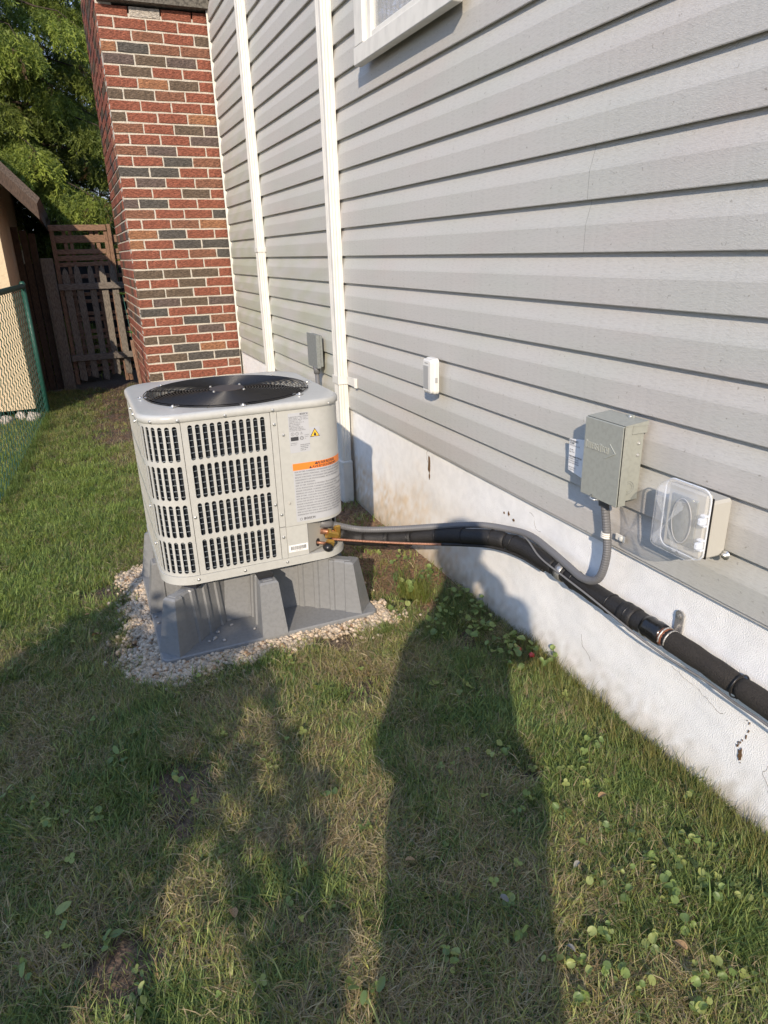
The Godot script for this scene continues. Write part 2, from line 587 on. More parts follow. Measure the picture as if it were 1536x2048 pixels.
func height(x: float, z: float) -> float:
	var h := fn.get_noise_2d(x * 1.4, z * 1.4) * 0.018 + fn2.get_noise_2d(x * 6.0, z * 6.0) * 0.006
	var near := smoothstep(0.15, 0.5, pad_dist(x, z))
	h = lerpf(-0.012, h, near)
	h -= 0.028 * smoothstep(0.75, 1.2, x)
	if z < -6.9 or x < -3.0 or z > 2.0:
		h *= 0.5
	return h

func ground() -> void:
	var xs := [-120.0, -40.0, -15.0, -6.0]
	var zs := [-150.0, -60.0, -30.0, -18.0]
	var x := -4.0
	while x < 1.5:
		xs.append(x)
		x += 0.04 if x > -0.7 else 0.25
	xs.append_array([2.0, 4.0, 12.0, 40.0, 120.0])
	var z := -14.0
	while z < 3.0:
		zs.append(z)
		z += 0.04 if z > -3.4 and z < 0.4 else 0.1 if z > -8.2 else 0.4
	zs.append_array([6.0, 15.0, 40.0, 120.0])
	var mb := MB.new(0)
	var cols := []
	for i in xs.size():
		for j in zs.size():
			var b := bare_here(xs[i], zs[j])
			var n := fn.get_noise_2d(xs[i] * 7 + 40, zs[j] * 7)
			var c := Color(0.085, 0.078, 0.038).lerp(Color(0.13, 0.095, 0.058), clampf(0.5 + n, 0, 1))
			c = c.lerp(Color(0.22, 0.13, 0.075) if xs[i] > 0.8 and zs[j] < -2 else Color(0.13, 0.088, 0.06), b)
			if gravel_here(xs[i], zs[j]) > -0.02:
				c = Color(0.15, 0.12, 0.09)
			cols.append(c)
	var nz := zs.size()
	for i in xs.size() - 1:
		for j in nz - 1:
			for q in [[0, 1], [1, 0], [1, 1], [0, 1], [0, 0], [1, 0]]:
				mb.col = cols[(i + q[0]) * nz + j + q[1]]
				var px: float = xs[i + q[0]]
				var pz: float = zs[j + q[1]]
				mb.st.set_color(mb.col)
				mb.st.add_vertex(Vector3(px, height(px, pz), pz))
	# the corners above run clockwise seen from above or not; make sure they face up
	var o := part("ground", fix_up(mb), M.soil, self, "structure")
	o.set_meta("label", "soil under the lawn with bare earth patches")

func fix_up(mb: MB) -> ArrayMesh:
	mb.st.generate_normals()
	var am := mb.st.commit()
	var nn: PackedVector3Array = am.surface_get_arrays(0)[Mesh.ARRAY_NORMAL]
	if nn[0].y < 0.0:
		mb.st.generate_normals(true)
		am = mb.st.commit()
	return am

# ---------------------------------------------------------------- house
const EXPO := 0.1258
const SIDE0 := 0.508

func house() -> void:
	var h := thing("house", "house side with grey dutch lap vinyl siding over a white stucco foundation", "house", "", Vector3(FOUND, 0, 0))
	var o := Vector3(-FOUND, 0, 0)
	# foundation: lumpy painted stucco, one grid of real relief
	var mb := MB.new(0)
	var z0 := -8.6
	var z1 := 1.6
	var zs := []
	var z := z0
	while z < z1:
		zs.append(z)
		z += 0.022 if z > -3.6 else 0.12
	zs.append(z1)
	var ys := []
	for i in 34:
		ys.append(-0.25 + 0.83 * i / 33.0)
	var P := func(zz: float, y: float) -> Vector3:
		var b := fn.get_noise_2d(zz * 4.0, y * 4.0) * 0.003 + fn.get_noise_2d(zz * 9.0 + y * 6.0, y * 14.0 + 30) * 0.0008 + fn2.get_noise_2d(zz * 22.0, y * 22.0) * 0.0010
		return Vector3(b, y, zz)
	var C := func(zz: float, y: float) -> Color:
		var c := Color(1, 1, 1)
		var n := fn.get_noise_2d(zz * 2.2, y * 3.0 + 7)
		var dirt := clampf(smoothstep(0.20, -0.05, y + n * 0.10), 0, 1) * (0.35 + 0.65 * smoothstep(-1.2, -2.2, zz))
		var grit := 0.65 + 0.7 * fn2.get_noise_2d(zz * 45.0, y * 45.0)
		c = c.lerp(Color(0.72, 0.54, 0.36), clampf(dirt * 0.75 * grit, 0, 1))
		var warm := smoothstep(-1.9, -2.9, zz) * smoothstep(0.42, 0.05, y + n * 0.25)
		c = c.lerp(Color(0.80, 0.62, 0.41), clampf(warm * 0.85 * grit, 0, 1))
		var sp := smoothstep(0.10, -0.03, y + fn2.get_noise_2d(zz * 30.0, y * 30.0) * 0.08)
		c = c.lerp(Color(0.42, 0.36, 0.26), sp * 0.55)
		return c
	for i in zs.size() - 1:
		for j in ys.size() - 1:
			for q in [[0, 0], [0, 1], [1, 1], [0, 0], [1, 1], [1, 0]]:
				var zz: float = zs[i + q[0]]
				var y: float = ys[j + q[1]]
				mb.st.set_color(C.call(zz, y))
				mb.st.add_vertex(P.call(zz, y))
	mb.sg(-1)
	mb.col = Color(1, 1, 1)
	mb.box(Vector3(0.62, 0.15, (z0 + z1) / 2), Vector3(1.2, 0.8, z1 - z0 - 0.02))
	part("foundation", face_x(mb), M.stucco, h)
	# patches where the paint came off
	var rp := MB.new()
	var facing := Basis(Vector3(0, 0, 1), Vector3(0, 1, 0), Vector3(-1, 0, 0))
	for q in [[-2.48, 0.425, 0.011, 0.042], [-2.475, 0.378, 0.006, 0.014], [-0.868, 0.150, 0.005, 0.022], [-1.87, 0.415, 0.006, 0.008], [-1.90, 0.408, 0.004, 0.005], [-1.84, 0.402, 0.007, 0.005]]:
		var poly := PackedVector2Array()
		for e in 14:
			var f := rng.randf_range(0.65, 1.15)
			poly.append(Vector2(cos(TAU * e / 14) * q[2] * f, sin(TAU * e / 14) * q[3] * f))
		var bp := MB.new()
		bp.prism(poly, 0.0, 0.0012, Transform3D(facing, Vector3(P.call(q[0], q[1]).x - 0.0015, q[1], q[0])))
		part("bare_patch", bp, M.rust, h)
	for k in 26:
		var t := rng.randf()
		var zz := -0.868 + 0.010 * sin(t * 7.0) + rng.randf_range(-0.003, 0.003)
		var yy := 0.25 - 0.125 * t
		rp.box(Vector3(P.call(zz, yy).x - 0.001, yy, zz), Vector3(0.002, rng.randf_range(0.002, 0.008), rng.randf_range(0.001, 0.0022)), 0.0, Basis(Vector3.RIGHT, rng.randf_range(-0.5, 0.5)))
	part("paint_flecks", rp, M.rust, h, "stuff")
	for q in [[-1.10, 0.255, 0.9], [-1.02, 0.24, -0.5], [-0.80, 0.17, 1.4], [-1.75, 0.46, 0.3], [-2.49, 0.49, 1.5], [-1.45, 0.16, 0.7]]:
		var ck := MB.new()
		var cp := Vector3(-0.0015, q[1], q[0])
		var ang: float = q[2]
		var pts := []
		for e in 12:
			pts.append(Vector3(P.call(cp.z, cp.y).x - 0.0003, cp.y, cp.z))
			ang += rng.randf_range(-0.7, 0.7)
			cp += Vector3(0, -sin(ang) * 0.008, cos(ang) * 0.009)
			ang = lerpf(ang, q[2], 0.3)
		ck.tube(pts, 0.0006, 4, false)
		part("hairline_crack", ck, M.crack, h)
	# wall body behind the siding
	var wb := MB.new()
	wb.box(Vector3(0.64, 2.36, (z0 + z1) / 2), Vector3(1.22, 3.6, z1 - z0 - 0.04))
	part("wall_sheathing", wb, M.room, h)
	# siding: double panels, two laps each, in lengths with staggered seams
	var seams := [[-3.9], [-5.2], [-4.4], [-1.548], [-3.6], [-0.2, -4.9], [-2.0], [-4.2], [-1.0, -5.0], [-3.0], [-2.1], [-4.0], [-1.2]]
	for k in 13:
		var cuts: Array = [z1] + seams[k] + [-6.02 if k < 99 else z0]
		for i in cuts.size() - 1:
			siding_panel(h, k, cuts[i + 1], cuts[i], i % 2)
	# the stretch behind the chimney
	for k in 13:
		siding_panel(h, k, z0, -7.56, 0)
	# starter strip, inner corner channel by the chimney
	var sm := MB.new()
	sm.box(Vector3(-0.008, SIDE0 - 0.004, (z1 - 6.02) / 2), Vector3(0.014, 0.012, z1 + 6.02), 0.002)
	part("starter_strip", sm, M.siding, h)
	var jc := MB.new()
	jc.box(Vector3(-0.018, 2.1, -6.016), Vector3(0.024, 3.16, 0.009), 0.002)
	part("corner_channel", jc, M.white_trim, h)
	window(h)

func face_x(mb: MB) -> ArrayMesh:     # the first triangle must look towards -x
	mb.st.generate_normals()
	var am := mb.st.commit()
	return am

# siding profile, offset towards the viewer (-x) against height above the butt
func siding_panel(h: Node3D, k: int, za: float, zb: float, proud: int) -> void:
	var mb := MB.new()
	var y0 := SIDE0 + k * 2 * EXPO
	var pr := 0.0006 if k == 3 else 0.0
	var prof := []
	for l in 2:
		var b := y0 + l * EXPO
		for q in [[0.0055, 0.003], [0.0195, 0.000], [0.0208, 0.002], [0.0205, 0.030], [0.0202, 0.066], [0.0185, 0.074], [0.0072, 0.115], [0.0062, 0.120]]:
			prof.append(Vector2(-q[0] - proud * pr, b + q[1]))
	prof.append(Vector2(-0.0058 - proud * pr, y0 + 2 * EXPO + 0.002))
	var n := maxi(1, int(ceil((zb - za) / 0.14)))
	for i in n:
		var a := lerpf(za, zb, float(i) / n)
		var b := lerpf(za, zb, float(i + 1) / n)
		for j in prof.size() - 1:
			var p: Vector2 = prof[j]
			var q: Vector2 = prof[j + 1]
			mb.sg(j + 1 if j % 8 in [0, 1, 4, 5, 7] else 40 + j / 8)
			for w in [[a, p], [b, q], [b, p], [a, p], [a, q], [b, q]]:
				mb.st.set_color(siding_color(w[0], w[1].y))
				mb.st.add_vertex(Vector3(w[1].x, w[1].y, w[0]))
	# cut end facing the viewer
	part("siding_panel", mb, M.siding, h)

func siding_color(z: float, y: float) -> Color:
	var n := fn.get_noise_2d(z * 1.7, y * 4.0)
	var c := Color(1, 1, 1) * (1.0 + fn2.get_noise_2d(z * 0.9 + 5, y * 1.1) * 0.10 + fn.get_noise_2d(z * 2.5, y * 22.0) * 0.06)
	c = c.lerp(Color(0.96, 1.0, 0.97), clampf(n + 0.4, 0, 1) * 0.7)
	c = c.lerp(Color(1.03, 0.97, 0.96), clampf(-n, 0, 1))
	var alg := smoothstep(-3.45, -3.7, z) * smoothstep(1.75, 0.9, y) + smoothstep(-4.75, -5.0, z) * smoothstep(2.9, 1.4, y)
	alg *= clampf(0.45 + fn.get_noise_2d(z * 5.0 + 20, y * 9.0) * 1.3, 0, 1)
	c = c.lerp(Color(0.74, 0.82, 0.58), clampf(alg, 0, 1) * 0.55)
	c.a = 1.0
	return c

func window(h: Node3D) -> void:
	var w := Node3D.new()
	w.name = "window"
	h.add_child(w, true)
	w.position = Vector3(-0.046, 0, 0)
	var za := -2.985
	var zb := -2.165
	var yb := 1.978
	var yt := 2.98
	var cs := MB.new()
	cs.box(Vector3(-0.014, yb + 0.03, (za + zb) / 2), Vector3(0.036, 0.062, zb - za), 0.003)
	cs.box(Vector3(-0.012, (yb + yt) / 2 + 0.032, za + 0.045), Vector3(0.03, yt - yb - 0.064, 0.086), 0.003)
	cs.box(Vector3(-0.012, (yb + yt) / 2 + 0.032, zb - 0.045), Vector3(0.03, yt - yb - 0.064, 0.086), 0.003)
	cs.box(Vector3(-0.012, yt, (za + zb) / 2), Vector3(0.03, 0.08, zb - za - 0.002), 0.003)
	part("casing", cs, M.white_trim, w)
	var sa := MB.new()
	for zz in [za + 0.112, zb - 0.112]:
		sa.box(Vector3(0.004, (yb + yt) / 2, zz), Vector3(0.026, yt - yb - 0.08, 0.040), 0.004)
	sa.box(Vector3(0.004, yb + 0.078, (za + zb) / 2), Vector3(0.024, 0.03, zb - za - 0.26), 0.003)
	part("sash", sa, M.white_trim, w)
	var gl := MB.new()
	gl.box(Vector3(0.006, (yb + yt) / 2, (za + zb) / 2), Vector3(0.004, yt - yb - 0.14, zb - za - 0.262))
	part("pane", gl, M.glass, w)
	var bk := MB.new()
	bk.box(Vector3(0.0205, (yb + yt) / 2, (za + zb) / 2), Vector3(0.002, yt - yb - 0.06, zb - za - 0.15))
	part("backing", bk, M.room, w)
	var cu := MB.new(0)
	var n := 60
	for i in n:
		var f0 := float(i) / n
		var f1 := float(i + 1) / n
		var pz := func(f: float) -> float: return lerpf(za + 0.135, zb - 0.30, f)
		var px := func(f: float) -> float: return 0.014 + 0.004 * sin(f * 62.0) + 0.001 * sin(f * 21.0)
		cu.quad(Vector3(px.call(f0), yb + 0.09, pz.call(f0)), Vector3(px.call(f1), yb + 0.09, pz.call(f1)), Vector3(px.call(f1), yt - 0.06, pz.call(f1)), Vector3(px.call(f0), yt - 0.06, pz.call(f0)))
	part("curtain", cu, M.curtain, w)
	# screen track and corner of a blind
	var tr := MB.new()
	tr.box(Vector3(0.009, (yb + yt) / 2 + 0.09, zb - 0.21), Vector3(0.006, yt - yb - 0.3, 0.17), 0.001)
	part("inner_frame", tr, M.sensor_grey, w)

# ---------------------------------------------------------------- chimney
const CX := 0.466
const CZ := -6.04
const BW := 0.2222
const BH := 0.0737

func chimney() -> void:
	var c := thing("brick_chimney", "tall brick chimney of red, brown and charcoal rug-faced bricks beside the siding", "chimney", "", Vector3(CX + 0.389, 0, CZ))
	var o := Vector3(CX + 0.389, 0, CZ)
	var core := MB.new()
	core.box(Vector3(CX + 0.392, 1.4, CZ - 0.74) - o, Vector3(0.772, 3.02, 1.468))
	core.box(Vector3(CX + 0.06, 3.2, CZ - 0.74) - o, Vector3(0.106, 0.9, 1.45))
	part("mortar", core, M.mortar, c)
	var rows := ["rwrr", "rrrr", "rnrb", "ognn", "mbmr", "rbrr", "robr", "bbnr", "rrrr", "brro", "nrbm", "rrrm", "nmrr", "rrgn", "ggrr", "rmrn", "rrbr", "mgrr", "nrrg", "rrno", "ogrr", "orgg", "rrng", "rrrr", "bbbr", "rrbr", "bbrr", "rmbm", "grrr", "rrgn", "rrmr", "bbrr", "rgor", "nbgg", "rgrn", "brrr", "rrbr", "rrgr", "rbrr", "rrrr"]
	var meshes := {}
	for len_ in [BW, BW / 2]:
		for vv in 6:
			var mb := MB.new()
			rough_brick(mb, Vector3(len_ - 0.0115, BH - 0.0125, 0.104))
			meshes["%.3f%d" % [len_, vv]] = mb.done()
	var joint := 2.885
	for k in rows.size():
		var y := joint - k * BH + BH / 2
		var x := CX
		var row: String = rows[k]
		for i in 4:
			var half := (k % 2 == 0 and i == 3) or (k % 2 == 1 and i == 0)
			var w := BW / 2 if half else BW
			var o2 := MeshInstance3D.new()
			o2.name = "brick"
			o2.mesh = meshes["%.3f%d" % [w, rng.randi() % 6]]
			o2.material_override = M["brick_" + row[i]]
			o2.position = Vector3(x + w / 2, y, CZ - 0.052 + rng.randf_range(-0.0015, 0.0015)) - o
			o2.rotation.z = rng.randf_range(-0.009, 0.009)
			if rng.randf() < 0.5: o2.rotation.z += PI
			c.add_child(o2, true)
			x += w
	# the side that faces the fence: seen edge on, each brick a few pixels wide
	var sb := MB.new()
	var pal := [Color(0.37, 0.125, 0.075), Color(0.29, 0.092, 0.06), Color(0.32, 0.145, 0.088), Color(0.145, 0.098, 0.062), Color(0.12, 0.085, 0.072), Color(0.37, 0.125, 0.075), Color(0.34, 0.11, 0.068)]
	for k in range(-5, rows.size()):
		var y := joint - k * BH + BH / 2
		var z := CZ - 0.112 - (0.0 if k % 2 == 0 else 0.10)
		if k < 0: z = CZ - 0.01
		while z > CZ - 1.46:
			var l := minf(BW, z - (CZ - 1.47))
			sb.col = pal[rng.randi() % pal.size()]
			if l > 0.03:
				brick(sb, Vector3(CX + 0.05 + rng.randf_range(-0.0015, 0.0015), y, z - l / 2) - o, Vector3(0.1, BH - 0.0125, l - 0.0115))
			z -= BW
		if k % 2 != 0 and k > 0:
			sb.col = pal[rng.randi() % pal.size()]
			brick(sb, Vector3(CX + 0.05, y, CZ - 0.155) - o, Vector3(0.1, BH - 0.0125, 0.09))
	part("side_brick", sb, M.brick_mixed, c, "stuff")
	# sloped concrete shoulder
	var cap := MB.new()
	cap.hexa([Vector3(CX + 0.018, 2.968, -5.975) - o, Vector3(1.262, 2.968, -5.975) - o, Vector3(1.262, 2.968, -7.4) - o, Vector3(CX + 0.018, 2.968, -7.4) - o,
		Vector3(CX + 0.03, 3.045, -5.975) - o, Vector3(1.262, 3.045, -5.975) - o, Vector3(1.262, 3.10, -7.4) - o, Vector3(CX + 0.03, 3.10, -7.4) - o])
	cap.hexa([Vector3(CX + 0.11, 3.04, -5.99) - o, Vector3(1.262, 3.04, -5.99) - o, Vector3(1.262, 3.04, -7.4) - o, Vector3(CX + 0.11, 3.04, -7.4) - o,
		Vector3(CX + 0.30, 3.5, -6.1) - o, Vector3(1.262, 3.5, -6.1) - o, Vector3(1.262, 3.5, -7.4) - o, Vector3(CX + 0.30, 3.5, -7.4) - o])
	part("shoulder", cap, M.cap, c)

func rough_brick(mb: MB, s: Vector3) -> void:      # worn outline, rounded front edge
	var o := []
	for q in [[-1, -1], [-0.35, -1], [0.35, -1], [1, -1], [1, 0.2], [1, 1], [0.3, 1], [-0.4, 1], [-1, 1], [-1, -0.2]]:
		o.append(Vector2(q[0] * s.x / 2 + rng.randf_range(-0.0022, 0.0016), q[1] * s.y / 2 + rng.randf_range(-0.0020, 0.0016)))
	var n := o.size()
	for i in n:
		var a: Vector2 = o[i]
		var b: Vector2 = o[(i + 1) % n]
		var ai := a * 0.985 - a.normalized() * 0.0022
		var bi := b * 0.985 - b.normalized() * 0.0022
		mb.quad(Vector3(a.x, a.y, -s.z / 2), Vector3(b.x, b.y, -s.z / 2), Vector3(b.x, b.y, s.z / 2 - 0.0035), Vector3(a.x, a.y, s.z / 2 - 0.0035))
		mb.quad(Vector3(a.x, a.y, s.z / 2 - 0.0035), Vector3(b.x, b.y, s.z / 2 - 0.0035), Vector3(bi.x, bi.y, s.z / 2), Vector3(ai.x, ai.y, s.z / 2))
		mb.tri(Vector3(0, 0, s.z / 2 + 0.0008), Vector3(ai.x, ai.y, s.z / 2), Vector3(bi.x, bi.y, s.z / 2))

func brick(mb: MB, c: Vector3, s: Vector3) -> void:
	mb.box(c, s, 0.0028)

# ---------------------------------------------------------------- shed, gate, fence
func shed() -> void:
	var s := thing("shed", "neighbour's tan stucco shed with a dark overhanging gable roof", "shed", "", Vector3(-1.9, 0, -8.6))
	var o := Vector3(-1.9, 0, -8.6)
	var w := MB.new()
	var poly := PackedVector2Array([Vector2(-3.3, 0.09), Vector2(-0.459, 0.09), Vector2(-0.459, 1.98), Vector2(-1.9, 3.42), Vector2(-3.3, 2.0)])
	w.prism(poly, -10.2, -6.55, Transform3D(Basis(), -o))
	part("wall", w, M.shed_wall, s)
	var r := MB.new()
	var sl := 1.13       # rise over run of the roof
	for sd in [1.0, -1.0]:
		var pk := Vector2(-1.9, 1.735 + 1.782 * sl)
		var ev := Vector2(-1.9 + sd * 1.782, 1.735)
		var th := Vector2(sd * -0.03, -0.045)
		r.hexa([Vector3(pk.x, pk.y + th.y, -6.40) - o, Vector3(ev.x + th.x, ev.y + th.y, -6.40) - o, Vector3(ev.x + th.x, ev.y + th.y, -10.4) - o, Vector3(pk.x, pk.y + th.y, -10.4) - o,
			Vector3(pk.x, pk.y, -6.40) - o, Vector3(ev.x, ev.y, -6.40) - o, Vector3(ev.x, ev.y, -10.4) - o, Vector3(pk.x, pk.y, -10.4) - o])
	part("roof", r, M.shed_roof, s)
	var f := MB.new()
	for sd in [1.0, -1.0]:
		var ex: float = -1.9 + sd * 1.755
		var py := 1.69 + 1.755 * sl
		f.hexa([Vector3(-1.9, py - 0.11, -6.425) - o, Vector3(ex, 1.58, -6.425) - o, Vector3(ex, 1.58, -6.395) - o, Vector3(-1.9, py - 0.11, -6.395) - o,
			Vector3(-1.9, py, -6.425) - o, Vector3(ex, 1.69, -6.425) - o, Vector3(ex, 1.69, -6.395) - o, Vector3(-1.9, py, -6.395) - o])
	f.box(Vector3(-0.160, 1.655, -8.42) - o, Vector3(0.022, 0.09, 3.9), 0.003)
	part("fascia", f, M.wood_dark, s)
	# rubble stones along its foot
	for k in 14:
		var mb := MB.new(0)
		lump(mb, Vector3(rng.randf_range(0.05, 0.085), rng.randf_range(0.035, 0.055), rng.randf_range(0.04, 0.06)), 200 + k)
		var st := part("stone", mb, M.stone, self)
		st.position = Vector3(-0.47 - k * 0.105 + rng.randf_range(-0.02, 0.02), 0.03 + rng.randf() * 0.03, -6.45 + rng.randf_range(-0.05, 0.05))
		st.rotation.y = rng.randf() * TAU
		tag(st, ["first", "second", "third", "fourth", "fifth", "sixth", "seventh", "eighth", "ninth", "tenth", "eleventh", "twelfth", "thirteenth", "fourteenth"][k] + " pale rubble stone from the shed corner, under the tan wall", "stone", "rubble stones along the shed")

func lump(mb: MB, r: Vector3, sd: int, seg := 10, ring := 6) -> void:
	var P := func(i: int, j: int) -> Vector3:
		var th := PI * i / ring
		var ph := TAU * (j % seg) / seg
		var d := Vector3(sin(th) * cos(ph), cos(th), sin(th) * sin(ph))
		var f := 1.0 + fn.get_noise_3d(d.x * 1.3 + sd * 3.7, d.y * 1.3, d.z * 1.3) * 0.45
		return Vector3(d.x * r.x, d.y * r.y, d.z * r.z) * f
	for i in ring:
		for j in seg:
			var a: Vector3 = P.call(i, j)
			var b: Vector3 = P.call(i, j + 1)
			var c: Vector3 = P.call(i + 1, j + 1)
			var d: Vector3 = P.call(i + 1, j)
			if i == 0: mb.ot(a, c, d, Vector3.ZERO)
			elif i == ring - 1: mb.ot(a, b, c, Vector3.ZERO)
			else: mb.oq(a, b, c, d, Vector3.ZERO)

func gate() -> void:
	var g := thing("wooden_gate", "weathered wooden gate of pickets and red lattice slats between shed and chimney", "gate", "", Vector3(0.19, 0, -7.9))
	var o := Vector3(0.19, 0, -7.9)
	var add := func(n: String, x0: float, x1: float, y0: float, y1: float, z: float, t: float, m: Material) -> void:
		var mb := MB.new()
		mb.box(Vector3((x0 + x1) / 2, (y0 + y1) / 2, z) - o, Vector3(x1 - x0, y1 - y0, t), 0.003, Basis(Vector3.BACK, rng.randf_range(-0.006, 0.006)))
		part(n, mb, m, g)
	# frame
	add.call("stile", -0.122, -0.082, 0.05, 1.60, -7.915, 0.03, M.wood_red)
	add.call("top_rail", -0.122, 0.405, 1.545, 1.60, -7.893, 0.022, M.wood_red_across)
	add.call("stile", 0.372, 0.408, 0.05, 1.60, -7.917, 0.026, M.wood_red)
	add.call("stile", 0.412, 0.447, 0.05, 1.605, -7.905, 0.03, M.wood_red)
	# lattice: horizontal slats in front of vertical ones
	for q in [[1.436, 1.505], [1.33, 1.375], [1.27, 1.318], [1.215, 1.254], [1.10, 1.14], [0.93, 0.965], [0.86, 0.895], [0.74, 0.775], [0.68, 0.72], [0.56, 0.60], [0.50, 0.535], [0.40, 0.435], [0.24, 0.28], [0.17, 0.21]]:
		add.call("lattice_slat", -0.12, 0.50, q[0], q[1], -7.935, 0.008, M.wood_red_across)
	for q in [[-0.004, 0.03], [0.052, 0.084], [0.242, 0.278], [0.298, 0.334]]:
		add.call("lattice_slat", q[0], q[1], 0.12, 1.56, -7.945, 0.008, M.wood_red)
	# old picket gate nailed on the front
	for q in [[-0.073, -0.006], [0.043, 0.108], [0.154, 0.213], [0.268, 0.330], [0.384, 0.445]]:
		var w: float = q[1] - q[0]
		var mb := MB.new()
		var top := 1.225 + rng.randf_range(-0.02, 0.02)
		var bot := 0.09 + rng.randf_range(-0.03, 0.04)
		mb.prism(PackedVector2Array([Vector2(-w / 2, bot + 0.02), Vector2(w / 2 - 0.01, bot), Vector2(w / 2, bot + 0.03), Vector2(w / 2, top - 0.10), Vector2(w * 0.33, top - 0.035), Vector2(0.0, top), Vector2(-w * 0.33, top - 0.035), Vector2(-w / 2, top - 0.10)]), -0.009, 0.009, Transform3D(Basis(Vector3.BACK, rng.randf_range(-0.012, 0.012)), Vector3((q[0] + q[1]) / 2, 0, -7.872) - o))
		part("picket", mb, M.wood_grey, g)
	add.call("rail", -0.125, 0.498, 0.995, 1.056, -7.845, 0.032, M.wood_grey_across)
	add.call("rail", -0.125, 0.498, 0.297, 0.358, -7.845, 0.032, M.wood_grey_across)
	var p1 := thing("fence_post", "broad dark wooden post at the hinge side of the picket gate", "fence post", "", Vector3(-0.19, 0, -7.9))
	var pm := MB.new()
	pm.box(Vector3(0, 0.62, 0), Vector3(0.115, 1.36, 0.09), 0.006)
	part("post", pm, M.wood_grey, p1)
	var pc := MB.new()
	pc.box(Vector3(-0.0, 0.6, 0.052), Vector3(0.07, 1.1, 0.014), 0.003)
	part("cover_board", pc, M.wood_grey, p1)
	var p2 := thing("board_fence", "narrow reddish board fence between the shed wall and the gate post", "fence", "", Vector3(-0.34, 0, -8.0))
	for k in 3:
		var bm := MB.new()
		bm.box(Vector3(-0.09 + k * 0.072, 0.78 - k * 0.03, 0), Vector3(0.064, 1.62, 0.02), 0.003)
		part("board", bm, M.wood_dark, p2)
	# dark board screen behind the gate
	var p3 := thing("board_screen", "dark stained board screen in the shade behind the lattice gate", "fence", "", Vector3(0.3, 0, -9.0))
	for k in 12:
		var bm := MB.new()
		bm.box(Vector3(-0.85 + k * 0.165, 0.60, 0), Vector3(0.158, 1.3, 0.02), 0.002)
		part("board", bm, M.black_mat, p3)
	var sk := MB.new()
	sk.box(Vector3(0, 0.30, 0), Vector3(0.028, 0.66, 0.03), 0.004, Basis(Vector3.BACK, 0.05))
	var s := part("wooden_stake", sk, M.wood_red)
	s.position = Vector3(0.405, 0, -6.3)
	tag(s, "short reddish wooden stake leaning at the chimney's left foot", "stake")
	# seedling at the chimney edge
	var sd := thing("maple_seedling", "small bright green seedling poking out between gate and chimney", "seedling", "", Vector3(0.43, 0, -7.0))
	var stem := MB.new(0)
	stem.tube([Vector3(0, 0, 0), Vector3(0.01, 0.5, 0.02), Vector3(-0.02, 0.98, 0.05)], 0.003, 5)
	part("stem", stem, M.green_vinyl, sd)
	for k in 7:
		var l := leaf_mesh(0.055, 0.03, 0.3, Color(0.10, 0.20, 0.03))
		var lo := part("leaf", l, M.leaf, sd)
		lo.position = Vector3(-0.02, 0.965, 0.05) if k < 5 else Vector3(0.01, 0.62, 0.03)
		lo.rotation = Vector3(0.5, k * 1.25 + 0.3, 0)

func leaf_mesh(l: float, w: float, fold: float, c: Color, round_ := false) -> ArrayMesh:
	var mb := MB.new(0)
	var n := 8
	var prev := []
	for i in n + 1:
		var t := float(i) / n
		var hw := w * 0.5 * (pow(sin(PI * clampf(t * 0.94 + 0.06, 0, 1)), 0.55 if round_ else 0.9))
		if i == n: hw = 0.0005
		var bend := -fold * l * 0.35 * t * t
		var mid := Vector3(0, bend, -l * t)
		var cur := [mid + Vector3(-hw, hw * fold, 0), mid, mid + Vector3(hw, hw * fold, 0)]
		if i > 0:
			for k in 2:
				mb.col = c * (0.95 if k == 0 else 1.05)
				mb.quad(prev[k], prev[k + 1], cur[k + 1], cur[k])
		prev = cur
	return mb.done()

func round_leaf(r: float, c: Color, cup: float) -> ArrayMesh:     # kidney shaped leaf with a notch and a scalloped rim
	var mb := MB.new(0)
	var n := 18
	var rim := []
	for i in n + 1:
		var a := lerpf(0.10, TAU - 0.10, float(i) / n) + PI / 2
		var rr2 := r * (1.0 + 0.05 * cos(a * 9.0)) * (0.92 + 0.08 * absf(sin(a)))
		rim.append(Vector3(cos(a) * rr2, cup * r * 0.45 * absf(cos(a)) + sin(a * 3.0) * r * 0.07, sin(a) * rr2))
	var mid := []
	for p in rim:
		mid.append(Vector3(p.x * 0.55, p.y * 0.12, p.z * 0.55))
	for i in n:
		mb.col = c * (1.0 + 0.10 * sin(i * 2.1))
		mb.quad(mid[i], rim[i], rim[i + 1], mid[i + 1]) if (mid[i] - rim[i]).cross(rim[i + 1] - rim[i]).y < 0.0 else mb.quad(mid[i + 1], rim[i + 1], rim[i], mid[i])
		mb.ot(Vector3.ZERO, mid[i], mid[i + 1], Vector3(0, -1, 0))
	return mb.done()

